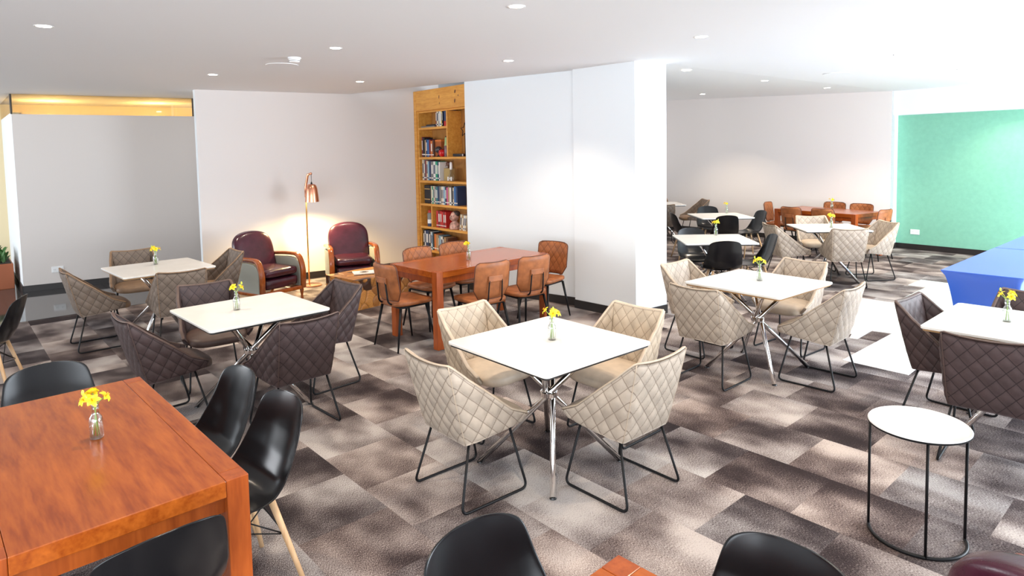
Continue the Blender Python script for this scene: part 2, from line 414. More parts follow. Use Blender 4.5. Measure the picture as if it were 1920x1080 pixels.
# lamp wall (wall_left), turning into the book alcove
def wa(x): return 10.111 + .601 * (x + 3)
WAe = (-4.44, wa(-4.44))
wall_strip('wall_left', [WAe, (-1.22, wa(-1.22))], 0, 3.5, 'warm_wall', .14)
struct('trim_1', MB().prism([WAe, (WAe[0] - .075, WAe[1] + .10), (WAe[0] - .075 - .05, WAe[1] + .22), (WAe[0] - .07, WAe[1] + .235)], 0, ZC), 'white_wall')
# alcove behind the bookcase
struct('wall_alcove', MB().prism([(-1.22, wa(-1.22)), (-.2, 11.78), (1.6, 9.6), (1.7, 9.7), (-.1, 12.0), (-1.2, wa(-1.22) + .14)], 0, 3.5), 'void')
# white wall and pillar in the middle
PL = (.749, 7.84)
A1 = (-.625, 8.985)
pil = [A1, (.762, 7.905), (.745, 7.80), (1.36, 7.155), (1.775, 7.46), (1.2, 8.25), (-.45, 9.6), (-.5, 9.2)]
struct('wall_middle', MB().prism(pil, 0, ZC + .6), 'white_wall')
# far room
FC = (6.85, 11.75)
wall_strip('wall_far', [FC, ray(FC, 130, 5.6)], 0, 3.5, 'warm_wall', .15, -1)
FM = ray(FC, 40, .30)
struct('wall_jog', MB().prism([FC, FM, (FM[0], FM[1] + .3), (FC[0], FC[1] + .3)], 0, 3.2), 'white_wall')
wall_strip('wall_mint', [FM, ray(FM, -52, 5.5)], 0, 2.43, 'mint', .12, 1)
# soffit above the mint wall
s0 = ray(FM, 220, .22)
struct('trim_soffit', MB().prism([s0, ray(s0, -52, 5.5), ray(ray(s0, -52, 5.5), 38, .5), ray(s0, 38, .5)], 2.43, 3.2), 'white_wall')
FE = ray(FC, 130, 5.2)
wall_strip('wall_far_end', [FE, ray(FE, 225, 4.5)], 0, 3.4, 'warm_wall', .12, -1)
# panel wall of the corridor and glass band
PW = (-7.12, 9.35)
wall_strip('wall_corridor', [PW, ray(PW, 33, 4.2)], 0, 2.575, 'panel_wall', .16)
wall_strip('wall_corridor_end', [ray(PW, 131, .0), ray(PW, 131, 4.0)], 0, 2.60, 'white_wall', .12, -1)
wall_strip('window_1', [PW, ray(PW, 33, 4.2)], 2.575, ZC, 'band_glass', .012)
wall_strip('window_2', [ray(PW, 131, 0), ray(PW, 131, 3.4)], 2.60, ZC, 'band_glass', .012, -1)
mb = MB()
for t_ in (.0, 2.35, 2.62): 
    q = ray(PW, 33, t_); mb.box((q[0] - .008, q[1] - .012, 2.575), (q[0] + .008, q[1] + .012, ZC))
struct('trim_glass_joint', mb, 'dark_edge')
# far side of the corridor, seen through the glass
bk = ray(PW, 123, 2.2)
struct('wall_corridor_back', MB().prism([ray(bk, 33, -1.0), ray(bk, 33, 6), ray(ray(bk, 33, 6), 123, .1), ray(ray(bk, 33, -1.0), 123, .1)], 0, ZC), plain('cream lobby wall', (.78, .66, .42), .6))
for t_ in (.4, 1.9, 3.4):
    q = ray(ray(PW, 33, t_), 123, 1.2)
    l = bpy.data.lights.new('assumed_lobby_light', 'POINT'); l.energy = 22; l.color = (1, .88, .66); l.shadow_soft_size = .06  # assumed lamp without a fitting, added so the glass band glows warm
    o = bpy.data.objects.new('assumed_lobby_light', l); COL.objects.link(o); o.location = (*q, 2.6)
# door in the panel wall with its lever handle
dq = ray(PW, 33, 2.55)
d_ = struct('door_1', MB().prism([dq, ray(dq, 33, .75), ray(ray(dq, 33, .75), 123, -.015), ray(dq, 123, -.015)], .12, 2.45), 'panel_wall')
hq = ray(ray(dq, 33, .07), 123, -.05)
MB().tube([(*hq, 1.02), (hq[0] + .10, hq[1] + .065, 1.02)], .011, 8).build('door_handle', 'black_metal', d_)

# skirting
def skirt(name, pts, side=-1, h=.10, th=.015):
    wall_strip(name, pts, 0, h, 'skirting', th, side)
skirt('baseboard_left', [(-4.44, wa(-4.44)), (-1.25, wa(-1.25))])
skirt('baseboard_middle', [A1, (.762, 7.905)])
skirt('baseboard_pillar', [(.745, 7.80), (1.36, 7.155)]); skirt('baseboard_pillar_end', [(1.36, 7.155), (1.775, 7.46)])
skirt('baseboard_far', [ray(FC, 130, 5.2), FC]); skirt('baseboard_jog', [FC, FM]); skirt('baseboard_mint', [FM, ray(FM, -52, 5.5)])
skirt('baseboard_corridor', [PW, ray(PW, 33, 4.2)], h=.09); skirt('baseboard_corridor_end', [ray(PW, 131, 3.4), PW], h=.09)

# ceiling: main plane, the far room rises gently away from the fold
cp = [(-14, -6), (14, -6), (14, 5.4), FC, (1.7, 7.43), (1.46, 7.357), (-.57, 8.88), (-2.54, 10.36), (-4.5, wa(-4.5) + .1), (-4.9, 14.5), (-14, 16)]
mb = MB(); n_ = len(cp)
mb.add([(x, y, ZC) for x, y in cp] + [(x, y, ZC + .06) for x, y in cp], [tuple(range(n_))[::-1], tuple(range(n_, 2 * n_))] + [(i, (i + 1) % n_, n_ + (i + 1) % n_, n_ + i) for i in range(n_)])
def far_ceiling(x, y): return ZC + .20 * max(0, -(x - FC[0]) * .643 + (y - FC[1]) * .766) / 5.3
mb.add([(x, y, far_ceiling(x, y)) for x, y in (FC, (1.7, 7.43), (.2, 8.4), (.2, 15.0), ray(FC, 130, 5.4))], [(0, 1, 2, 3, 4)])
mb.add([(FC[0], FC[1], ZC), (14, 5.4, ZC), (14, 14, ZC), (9, 14, ZC)], [(0, 3, 2, 1)])
struct('ceiling', mb, 'ceiling')
# raised ceiling over the alcove
struct('ceiling_alcove', MB().add([(-3, 9.4, 3.45), (2.4, 7.2, 3.45), (2.4, 12.4, 3.45), (-3, 12.4, 3.45)], [(0, 1, 2, 3)]), 'void')
# flush hatch on the ceiling
struct('trim_hatch', MB().lathe([(.16, -.004), (.165, -.002), (.165, .002)], 32, (-2.40, 6.95, ZC - .002)), 'ceiling')
struct('trim_hatch_far', MB().lathe([(.16, -.004), (.165, -.002), (.165, .002)], 32, (4.35, 8.75, ZC - .002)), 'ceiling')

# ------------------------------------------------------------------ quilted tub chair
QA, QB = .088, .104            # diamond width and height of the quilting
def puff(u, v, amp):
    p, q = u / QA + v / QB, u / QA - v / QB
    return amp * (abs(sin(pi * p)) * abs(sin(pi * q))) ** .45
_ts = [0, .10, .30, .385, .5]          # front, side, side rear, corner, back centre
TOPX = [.262, .268, .238, .212, 0]; TOPY = [.215, .10, -.17, -.268, -.268]
BOTX = [.225, .222, .205, .186, 0]; BOTY = [.205, .10, -.09, -.155, -.165]
TOPZ = [.450, .500, .708, .806, .806]; BOTZ = [.405, .385, .360, .352, .360]
def shell_pt(t, v):
    s = 1
    if t > .5: t = 1 - t; s = -1
    sm = .007
    f = lambda ys: smoothed(_ts, ys, t, sm) if t < .47 else interp(_ts, ys, t)
    tx, ty, bx, by = f(TOPX), f(TOPY), f(BOTX), f(BOTY); tz, bz = smoothed(_ts, TOPZ, t, .009) if .03 < t < .46 else interp(_ts, TOPZ, t), f(BOTZ)
    if t > .385: tz -= .016 * (1 - ((.5 - t) / .115) ** 2); ty -= .016 * (1 - ((.5 - t) / .115) ** 2)
    z = lerp(bz, tz, v); zr = (z - .352) / (.80 - .352)
    k = min(1.0, max(0, zr)) ** .9
    # the side leans outward with real height, so that the low front stays close to the frame
    kx = lerp(k, v, min(1, max(0, (.36 - t) / .36)))
    x = lerp(bx, tx, kx); y = lerp(by, ty, kx)
    return Vector((-s * x, y, z))
_arc = [0]
for i in range(1, 201):
    _arc.append(_arc[-1] + (shell_pt(i / 200, .6) - shell_pt((i - 1) / 200, .6)).length)
def arc(t): i = min(199, int(t * 200)); return lerp(_arc[i], _arc[i + 1], t * 200 - i)
AM = _arc[100]
def quv(t, v):
    p = shell_pt(t, v); tt = min(t, 1 - t)
    if tt >= .385: u = abs(p.x)
    else:
        zr = (p.z - .352) / .454; u = .187 + .025 * zr + (p.y + .155 + .113 * zr) * 1.03
    return (-u if t < .5 else u), p.z
def make_quilt_chair(qm, pm):
    root = empty('quilted_armchair')
    def surf(sign, off, amp, seam=.0):
        def fn(a, b):
            p = shell_pt(a, b); e = 1e-3
            du = shell_pt(min(1, a + e), b) - shell_pt(max(0, a - e), b); dv = shell_pt(a, min(1, b + e)) - shell_pt(a, max(0, b - e))
            n = du.cross(dv).normalized()
            if n.dot(Vector((p.x, p.y - .02, 0))) < 0: n = -n
            edge = min(1, min(b, 1 - b) * 14) * min(1, min(a, 1 - a) * 40)
            c = min(1, .0 + abs(min(a, 1 - a) - .385) * 110)
            u_, v_ = quv(a, b)
            return p + n * sign * (off + (puff(u_, v_, amp) if edge > 0 else 0) * edge * c)
        return fn
    uvf = lambda a, b: (quv(a, b)[0] / QA, quv(a, b)[1] / QB)
    mb = MB()
    mb.grid(surf(1, .011, .009), 150, 34, uvf, flip=True); mb.grid(surf(-1, .011, .007), 150, 34, uvf)
    # close rim and underside
    n1 = 151 * 35
    fs = []
    for i in range(150):
        a, b = i * 35 + 34, (i + 1) * 35 + 34; fs.append((a, b, b + n1, a + n1))
        a, b = i * 35, (i + 1) * 35; fs.append((b, a, a + n1, b + n1))
    for j in range(34):
        fs.append((j, j + 1, j + 1 + n1, j + n1)); k = 150 * 35 + j; fs.append((k + 1, k, k + n1, k + 1 + n1))
    mb.f += fs
    mb.build('seat_shell', qm, root, smooth=True)
    rim = [shell_pt(.004 + .992 * i / 90, 1) + Vector((0, 0, .003)) for i in range(91)]
    for sgn in (0, 1):
        sm_ = []
        for i in range(15):
            t_ = .385 if sgn == 0 else .615; p_ = shell_pt(t_, i / 14); d_ = Vector((p_.x, p_.y, 0)).normalized(); sm_.append(p_ + d_ * .0125)
        MB().tube(sm_, .0028, 6).build('corner_seam', pm, root, smooth=True)
    MB().tube(rim, .0115, 8, rect=(.0125, .006)).build('piping', pm, root, smooth=True)
    def dsh(x, y, z):
        z += -.05 * max(0, -(y - .0)) - .55 * max(0, y - .16) ** 1.6
        return (x * (1 - .24 * min(1, max(0, (.08 - y) / .22))), y, z)
    MB().pillow(.234, .226, .050, (0, .058, .420), .52, .6, 48, 16, dsh).build('seat_cushion', pm, root, smooth=True)
    for sx in (-1, 1):
        pts = fillet([(sx * .175, -.125, .368), (sx * .232, -.225, .0075), (sx * .236, .225, .0075), (sx * .195, .13, .392)], .045, 6)
        MB().tube(pts, .0075, 8).build('sled_leg', 'black_metal', root, smooth=True)
    MB().tube([(-.178, -.12, .366), (.178, -.12, .366)], .0075, 8).tube([(-.195, .13, .385), (.195, .13, .385)], .0075, 8).build('seat_frame', 'black_metal', root, smooth=True)
    register(root); return root

# ------------------------------------------------------------------ black shell chair with dowel legs
_pv = [0, .06, .16, .30, .42, .50, .58, .68, .80, .92, 1.0]
_py = [.245, .232, .19, .08, -.02, -.095, -.155, -.197, -.232, -.262, -.278]
_pz = [.400, .422, .430, .418, .406, .412, .450, .535, .640, .745, .800]
_pw = [.150, .195, .215, .225, .232, .236, .234, .224, .207, .190, .178]
_pe = [.0, .004, .010, .018, .030, .044, .050, .032, .014, .004, .0]    # side lift
_pf = [.0, 0, 0, .0, .005, .026, .046, .046, .038, .034, .032]            # edges wrap forward
def make_shell_chair():
    root = empty('shell_chair')
    def fn(a, b):
        y, z, w_, e, f = [smoothed(_pv, q, b, max(1e-4, min(.02, b, 1 - b))) for q in (_py, _pz, _pw, _pe, _pf)]
        w0 = w_
        if b > .78: w_ = w_ * max(.02, 1 - ((b - .78) / .22) ** 7) ** .5
        if b < .10: w_ = .21 * max(.3, 1 - (1 - b / .10) ** 3) ** .5
        s = (a - .5) * 2; s3 = min(1.0, abs(s) * w_ / w0) ** 2.6
        return Vector((s * w_, y + f * s3, z + e * s3))
    mb = MB(); mb.grid(lambda a, b: fn(a, 1 - (1 - b) ** 1.35), 22, 44)
    mb.build('seat_shell', 'black_plastic', root, smooth=True, solid=.007, subsurf=1)
    for sx in (-1, 1):
        for sy in (-1, 1):
            top = (sx * .115, sy * .10 - .0, .405); bot = (sx * .205, sy * .195 - .005, 0)
            MB().tube([bot, lerp(Vector(bot), Vector(top), .5), top], .0105, 10, r1=.0155).build('leg', 'beech', root, smooth=True)
    P = {(sx, sy): lerp(Vector((sx * .115, sy * .10, .405)), Vector((sx * .205, sy * .195 - .005, 0)), .42) for sx in (-1, 1) for sy in (-1, 1)}
    T = {(sx, sy): Vector((sx * .105, sy * .09, .395)) for sx in (-1, 1) for sy in (-1, 1)}
    br = MB()
    for a, b in (((-1, -1), (1, -1)), ((1, -1), (1, 1)), ((1, 1), (-1, 1)), ((-1, 1), (-1, -1))):
        br.tube([P[a], T[b]], .0032, 6); br.tube([P[b], T[a]], .0032, 6); br.tube([T[a], T[b]], .005, 6)
    br.tube([P[(-1, -1)], P[(1, 1)]], .0032, 6).tube([P[(1, -1)], P[(-1, 1)]], .0032, 6)
    br.build('wire_brace', 'black_metal', root, smooth=True)
    register(root); return root

# ------------------------------------------------------------------ tan leather chair on tapered legs
def make_tan_chair():
    root = empty('leather_chair')
    HW, Z0, Z1 = .205, .485, .845
    def outl(b):      # half width along the height: chamfered foot, rounded head
        h = b * (Z1 - Z0)
        w_ = HW
        if h < .09: w_ = HW - .055 * (1 - h / .09) ** 1.0
        t_ = (Z1 - Z0) - h
        if t_ < .05: w_ = HW - .05 * (1 - math.sqrt(max(0, 1 - (1 - t_ / .05) ** 2)))
        return w_
    def pt(a, b, off):
        s = (a - .5) * 2; z = lerp(Z0, Z1, b)
        y = -.205 - .055 * b + .045 * abs(s) ** 2.2
        return Vector((s * outl(b), y + off, z))
    def front(a, b):
        p = pt(a, b, 0); e = min(1, min(a, 1 - a) * 10, min(b, 1 - b) * 10)
        k = math.sqrt(max(0, min(1, e)))
        return p + Vector((0, .002 + .014 * k + puff(p.x, p.z * .9, .006) * e, 0))
    def back(a, b):
        p = pt(a, b, 0); e = min(1, min(a, 1 - a) * 9, min(b, 1 - b) * 9)
        return p - Vector((0, .002 + .014 * math.sqrt(max(0, e)), 0))
    mb = MB(); mb.grid(front, 44, 40, lambda a, b: (pt(a, b, 0).x / QA, pt(a, b, 0).z * .9 / QB), flip=True)
    bp_ = mb.build('backrest', 'q_tan', root, smooth=True)
    mb = MB(); mb.grid(back, 24, 22)
    mb.build('backrest_rear', 'tan', bp_, smooth=True)
    edge = [pt(a, b, 0) for a, b in [(0, i / 24) for i in range(25)] + [(i / 16, 1) for i in range(1, 17)] + [(1, 1 - i / 24) for i in range(1, 25)] + [(1 - i / 16, 0) for i in range(1, 16)]]
    MB().tube(edge, .0055, 6, closed=True).build('piping', 'tan_pipe', bp_, smooth=True)
    # handle strap sewn to the rear of the back
    MB().box((-.085, -.262, .655), (.085, -.246, .715)).build('strap', 'tan', bp_, bevel=.006)
    for sx in (-1, 1):
        pts = fillet([(sx * .075, -.258, .672), (sx * .082, -.235, .46), (sx * .09, -.12, .425)], .04)
        MB().tube(pts, .008, 8, rect=(.0085, .005)).build('back_post', 'black_metal', root, smooth=True)
    def dsh(x, y, z):
        z += .010 * (abs(x) / .22) ** 2
        if z > .445 and abs(x) < .19: z += .004 * abs(sin(pi * (x - y * .5) / .045)) ** .5
        return (x * (1 + .06 * (y / .2)), y, z)
    MB().pillow(.215, .215, .028, (0, .015, .445), .42, .45, 64, 16, dsh).build('seat', 'tan', root, smooth=True)
    MB().box((-.17, -.15, .405), (.17, .18, .422)).build('seat_frame', 'black_metal', root, bevel=.004)
    for sx in (-1, 1):
        for sy in (-1, 1):
            MB().tube([(sx * .212, sy * .225, 0), (sx * .165, sy * .15, .41)], .0085, 10, r1=.0145).build('leg', 'black_metal', root, smooth=True)
    register(root); return root

# ------------------------------------------------------------------ white square table on a crossed chrome base
def rounded_rect(hx, hy, r, n=6):
    out = []
    for cx, cy, a0 in ((hx - r, hy - r, 0), (-hx + r, hy - r, 90), (-hx + r, -hy + r, 180), (hx - r, -hy + r, 270)):
        for k in range(n + 1): out.append((cx + r * cos(R(a0 + 90 * k / n)), cy + r * sin(R(a0 + 90 * k / n))))
    return out
def make_white_table(edge):
    root = empty('white_table'); H = .44
    MB().prism(rounded_rect(H, H, .03), .733, .75).build('tabletop', 'white_stone', root, bevel=.003)
    MB().prism(rounded_rect(H - .012, H - .012, .02), .720, .733).build('top_edge', edge, root)
    for k in range(4):
        a = R(45 + 90 * k); tx, ty = -sin(a) * .022, cos(a) * .022
        f = Vector((cos(a) * .43 + tx, sin(a) * .43 + ty, .0)); c_ = Vector((tx * 1.0, ty * 1.0, .435)); t_ = Vector((-cos(a) * .285 + tx, -sin(a) * .285 + ty, .722))
        c2 = f + (t_ - f) * (.435 / .722)
        lg = MB().tube([f + Vector((0, 0, .006)), c2, t_], .0175, 14).build('leg', 'chrome', root, smooth=True)
        MB().lathe([(.018, 0), (.020, .002), (.018, .008)], 14, tuple(f)).build('foot_glide', 'black_plastic', lg)
    c0 = Vector((-.0, 0, .44))
    MB().lathe([(.052, -.016), (.055, -.013), (.055, .013), (.052, .016)], 24, (0, 0, .43)).build('clamp_ring', 'chrome', root, auto=35)
    MB().box((-.3, -.03, .712), (.3, .03, .7205)).box((-.03, -.3, .712), (.03, .3, .7205)).build('top_bracket', 'black_metal', root)
    register(root); return root

# ------------------------------------------------------------------ cherry wood table
def make_wood_table(hw, hl, name='wooden_dining_table'):
    """long side along local y; two flush rails run along the long sides and end on the legs"""
    root = empty(name); L = .078
    MB().box((-hw + L + .0008, -hl, .70), (hw - L - .0008, hl, .76)).build('tabletop', 'cherry', root, bevel=.003)
    for s in (-1, 1):
        x0, x1 = sorted((s * hw, s * (hw - L)))
        MB().box((x0, -hl + L, .70), (x1, hl - L, .7605)).build('side_rail', 'cherry', root, bevel=.003)
        for u in (-1, 1):
            y0, y1 = sorted((u * hl, u * (hl - L)))
            MB().box((x0, y0, 0), (x1, y1, .7605)).build('leg', 'cherry_leg', root, bevel=.003)
    ap = MB()
    ap.box((-hw + L, -hl + .03, .635), (hw - L, -hl + .05, .70)).box((-hw + L, hl - .05, .635), (hw - L, hl - .03, .70))
    ap.box((-hw + .03, -hl + L, .635), (-hw + .05, hl - L, .70)).box((hw - .05, -hl + L, .635), (hw - .03, hl - L, .70))
    ap.build('apron', 'cherry_leg', root)
    register(root); return root

# ------------------------------------------------------------------ oxblood club armchair
def make_armchair():
    root = empty('club_armchair')
    # back: arched, slightly reclined
    def bk(x, y, z):
        t = (z - .26) / .64
        x2 = x * (1 + .04 * t)
        z2 = z - .34 * max(0, (abs(x) - .0)) ** 2 * max(0, t) * 2.4 / 1.0
        return (x2, y - .16 * t - .0 + .10 * abs(x) ** 1.5, z2)
    MB().pillow(.285, .072, .335, (0, -.17, .575), .55, .42, 48, 26, bk).build('backrest', 'purple', root, smooth=True)
    MB().pillow(.262, .27, .062, (0, .065, .405), .3, .5, 44, 14).build('seat_cushion', 'purple', root, smooth=True)
    sc_ = MB().pillow(.262, .27, .075, (0, .055, .27), .25, .4, 44, 12).build('seat_base', 'purple', root, smooth=True)
    for s in (-1, 1):
        X = s * .315
        # upholstered side
        poly = [(-.30, .17), (.30, .17), (.30, .43), (.27, .50), (.20, .545), (.05, .555), (-.30, .535)]
        mb = MB(); n = len(poly)
        vs = [(X - .028, y, z) for y, z in poly] + [(X + .028, y, z) for y, z in poly]
        mb.add(vs, [tuple(range(n)), tuple(range(n, 2 * n))[::-1]] + [((i + 1) % n, i, n + i, n + (i + 1) % n) for i in range(n)])
        mb.build('arm_panel', 'arm_fabric', root, bevel=.012)
        path = fillet([(X, -.33, .575), (X, .03, .60), (X, .26, .595), (X, .335, .42), (X, .325, .15)], .12, 8)
        MB().tube(path, .03, 16, rect=(.036, .022)).build('arm_frame', 'arm_wood', root, smooth=True)
        MB().box((X - .03, -.30, .135), (X + .03, .31, .18)).build('side_rail', 'arm_wood', root, bevel=.01)
        prof = [(.026, 0), (.022, .02), (.018, .05), (.028, .10), (.032, .125), (.022, .135), (.03, .15)]
        MB().lathe([(r * .85, z) for r, z in prof], 16, (X, .29, 0)).build('leg', 'arm_wood', root, smooth=True)
        MB().tube([(X, -.36, 0), (X, -.28, .15)], .018, 10, r1=.026).build('leg', 'arm_wood', root, smooth=True)
    MB().box((-.30, .29, .135), (.30, .335, .185)).build('front_rail', 'arm_wood', root, bevel=.01)
    MB().box((-.30, -.30, .15), (.30, -.26, .40)).build('rear_panel', 'purple', root, bevel=.01)
    register(root); return root

quilt = {k: make_quilt_chair('q_' + k, k) for k in ('beige',)}
proto_q = quilt['beige']; shell = make_shell_chair(); tanc = make_tan_chair()
wt_black = make_white_table('dark_edge'); club = make_armchair()
_used = set()
def place(proto, x, y, deg, label, cat, group=None, mats=None, z=0, name=None, scale=None):
    """heading deg is where the thing faces; local +y is its front. The first use moves the prototype itself."""
    if proto.name in _used or mats or scale:
        o = dup(proto, (x, y, z), R(deg - 90), mats, scale)
    else:
        _used.add(proto.name); o = proto; o.location = (x, y, z); o.rotation_euler = (0, 0, R(deg - 90))
    if group: o['group'] = group
    o['label'] = label; o['category'] = cat
    return o
def qch(x, y, deg, col, label, group):
    mats = None if col == 'beige' else {'seat_shell': 'q_' + col, 'piping': col, 'corner_seam': col, 'seat_cushion': col}
    return place(proto_q, x, y, deg, label, 'chair', group, mats)

# white tables: (name, x, y, rotation, edge)
TB = dict(T1=(.203, 3.873, -49.2, 'dark_edge'), T2=(-2.004, 4.865, -46.4, 'dark_edge'), T3=(-3.783, 6.873, -45.2, 'ply_edge'),
          T4=(2.091, 5.509, -51.1, 'ply_edge'), T5=(3.19, 4.03, -48, 'ply_edge'), T6=(4.477, 9.187, -96.1, 'dark_edge'),
          T7=(2.552, 8.221, -93.2, 'dark_edge'), T8=(3.553, 11.091, -89.3, 'dark_edge'), T9=(3.14, 13.75, -90, 'dark_edge'))
TL = dict(T1='square white marbled table in the middle of the room among four cream chairs',
          T2='square white table ringed by dark plum brown quilted chairs, left of centre',
          T3='square white table nearest the grey corridor wall, with tan lit chairs',
          T4='square white table with tan edge just right of the white pillar',
          T5='square white table cut by the right edge of the photo, dark quilted chairs around it',
          T6='square white table with beige chairs in front of the far wooden table',
          T7='white table with black shell chairs, the nearer one behind the pillar',
          T8='white table with black shell chairs, the farther one near the back wall',
          T9='farthest white table, half hidden by the pillar edge')
for k, (x, y, a, e) in TB.items():
    place(wt_black, x, y, a + 90, TL[k], 'table', 'square white cafe tables', None if e == 'dark_edge' else {'top_edge': e})

G1 = 'cream quilted chairs at the middle table'
qch(-.27, 3.60, 40, 'beige', 'beige quilted tub chair at middle table, front left, back to the camera', G1)
qch(.60, 3.59, 131, 'beige', 'beige quilted tub chair at middle table, front right, back to the camera', G1)
qch(-.19, 4.42, -47, 'sand', 'beige quilted tub chair behind the middle table on its left, open side to us', G1)
qch(.67, 4.32, 222, 'sand', 'beige quilted tub chair behind the middle table on its right, beside the pillar', G1)
G2 = 'dark brown quilted chairs left of centre'
qch(-1.57, 4.52, 135, 'brown', 'dark brown quilted chair behind the black shell chairs, its back square to us', G2)
qch(-1.62, 5.36, 226, 'brown', 'dark brown quilted chair in front of the wooden log table', G2)
qch(-2.55, 5.42, -54, 'brown', 'dark brown quilted chair at the back left of the brown group, facing us', G2)
qch(-2.53, 4.62, 44, 'brown', 'dark brown quilted chair seen side on, behind the corner of the big wooden table', G2)
G3 = 'taupe quilted chairs by the corridor wall'
qch(-4.27, 6.58, 42, 'taupe', 'taupe quilted chair seen side on, leftmost of all the quilted chairs', G3)
qch(-4.46, 7.60, -54, 'taupe', 'taupe quilted chair against the grey corridor wall, facing us', G3)
qch(-3.39, 6.50, 126, 'taupe', 'taupe quilted chair with its back to us at the table by the corridor', G3)
qch(-3.47, 7.46, 223, 'taupe', 'taupe quilted chair next to the left purple armchair', G3)
G4 = 'beige quilted chairs right of the pillar'
qch(1.62, 5.27, 42, 'beige', 'beige quilted chair just right of the pillar, its broad back to us', G4)
qch(1.74, 6.05, -50, 'beige', 'pale beige quilted chair half hidden behind the pillar side chair', G4)
qch(2.60, 6.05, 217, 'beige', 'beige quilted chair on the far side of the tan edged table', G4)
qch(2.47, 5.20, 133, 'beige', 'beige quilted chair beside the bright floor, its left side lit white', G4)
G5 = 'dark brown quilted chairs at the right edge'
qch(3.00, 4.40, -52, 'brown', 'dark brown quilted chair beside the bright floor near the blue tables', G5)
qch(2.83, 3.77, 46, 'brown', 'dark brown quilted chair behind the round side table, its back to us', G5)
qch(3.62, 4.50, 222, 'brown', 'dark brown quilted chair cut by the right edge of the photo', G5)
G6 = 'beige quilted chairs in the far room'
qch(4.66, 9.96, 260, 'beige', 'beige quilted chair between the far wooden table and the white table, facing us', G6)
qch(4.50, 8.78, 79, 'beige', 'beige quilted chair in the far room with its back square to us', G6)
qch(5.12, 9.24, 186, 'beige', 'beige quilted chair near the mint wall corner, facing left', G6)
qch(3.92, 9.22, 2, 'beige', 'beige quilted chair seen side on behind a black shell chair', G6)
G7 = 'quilted chairs at the farthest table'
qch(3.02, 13.1, 85, 'taupe', 'taupe quilted chair at the farthest table, back to us', G7)
qch(3.25, 14.35, -92, 'taupe', 'quilted chair behind the farthest table, only its top showing', G7)
qch(3.90, 13.95, 184, 'taupe', 'quilted chair facing left at the farthest table, its rim a long slanting line', G7)

def sch(x, y, deg, label, group): return place(shell, x, y, deg, label, 'chair', group)
H1 = 'black shell chairs at the big wooden table'
sch(-2.37, 3.28, -46, 'black shell chair behind the far end of the big wooden table', H1)
sch(-1.60, 3.15, 227, 'black shell chair at the right side of the big wooden table, the farther of two', H1)
sch(-1.24, 2.77, 227, 'black shell chair beside the front leg of the big wooden table, wooden legs showing', H1)
sch(-1.235, 2.04, 136, 'black shell chair in the bottom left with its back to the camera', H1)
sch(-1.90, 2.16, 42, 'black shell chair tucked under the left side of the big wooden table', H1)
H2 = 'black shell chairs along the bottom edge'
sch(.03, 1.665, -48, 'black shell chair cut by the bottom edge in the middle', H2)
sch(.565, 1.55, 222, 'black shell chair cut by the bottom edge, right of the wooden table corner', H2)
sch(-4.29, 5.20, 200, 'black shell chair at the left edge of the photo, facing left', 'shell chair at the left edge')
H3 = 'black shell chairs at the nearer white table'
sch(2.55, 7.93, 86, 'black shell chair with its glossy back to us, nearest in the far room', H3)
sch(3.06, 8.22, 176, 'black shell chair seen from its side right of the nearer black chair table', H3)
sch(2.50, 8.76, -84, 'black shell chair behind the nearer white table, facing us', H3)
H4 = 'black shell chairs at the farther white table'
sch(3.53, 10.88, 90, 'black shell chair with its back to us at the farther white table', H4)
sch(4.13, 11.32, 188, 'black shell chair facing left, next to the end of the far wooden table', H4)
sch(3.72, 12.15, -92, 'black shell chair behind the farther white table, facing us', H4)
sch(3.02, 11.25, 4, 'black shell chair facing right, half behind the pillar edge', H4)

def tch(x, y, deg, label, group): return place(tanc, x, y, deg, label, 'chair', group)
W1 = 'tan leather chairs at the table below the bookcase'
tch(-1.095, 6.405, 43, 'tan leather chair at the left end of the middle wooden table, its back to us', W1)
tch(-.325, 6.415, 127, 'tan leather chair on the near side of the middle wooden table, left one', W1)
tch(.090, 6.735, 127, 'tan leather chair on the near side of the middle wooden table, right one', W1)
tch(-.925, 7.13, -42, 'tan leather chair on the far side of the middle wooden table, left one', W1)
tch(-.57, 7.50, -50, 'tan leather chair below the bookcase beside the yellow flower', W1)
tch(.34, 7.37, 232, 'tan leather chair at the right end against the white wall', W1)
W2 = 'tan leather chairs at the far wooden table'
tch(5.08, 12.33, -42, 'tan leather chair at the left end of the far wooden table', W2)
tch(5.08, 11.50, 30, 'tan leather chair with its back to us at the far wooden table, left one', W2)
tch(5.42, 11.07, 34, 'tan leather chair with its back to us at the far wooden table, right one', W2)
tch(5.90, 12.06, 218, 'tan leather chair against the far wall behind the flower vase', W2)
tch(6.16, 11.60, 218, 'tan leather chair against the far wall, nearer the mint wall', W2)
tch(6.02, 10.82, 122, 'tan leather chair at the right end of the far wooden table, beside the mint wall', W2)

tA = make_wood_table(.399, .782); tA.location = (-.446, 6.983, 0); tA.rotation_euler = (0, 0, R(-46.3))
tag(tA, 'orange brown wooden table below the bookcase with tan leather chairs', 'table', 'wooden dining tables')
tB = make_wood_table(.385, .735); tB.location = (-1.752, 2.548, 0); tB.rotation_euler = (0, 0, R(43.1))
tag(tB, 'big orange brown wooden table filling the bottom left corner', 'table', 'wooden dining tables')
tC = make_wood_table(.41, .78); tC.location = (5.62, 11.58, 0); tC.rotation_euler = (0, 0, R(31))
tag(tC, 'wooden table in the far room in front of the back wall', 'table', 'wooden dining tables')
tD = make_wood_table(.385, .735); tD.location = (.508, .965, 0); tD.rotation_euler = (0, 0, R(43.5))
tag(tD, 'orange brown wooden table of which only a corner shows at the bottom edge', 'table', 'wooden dining tables')

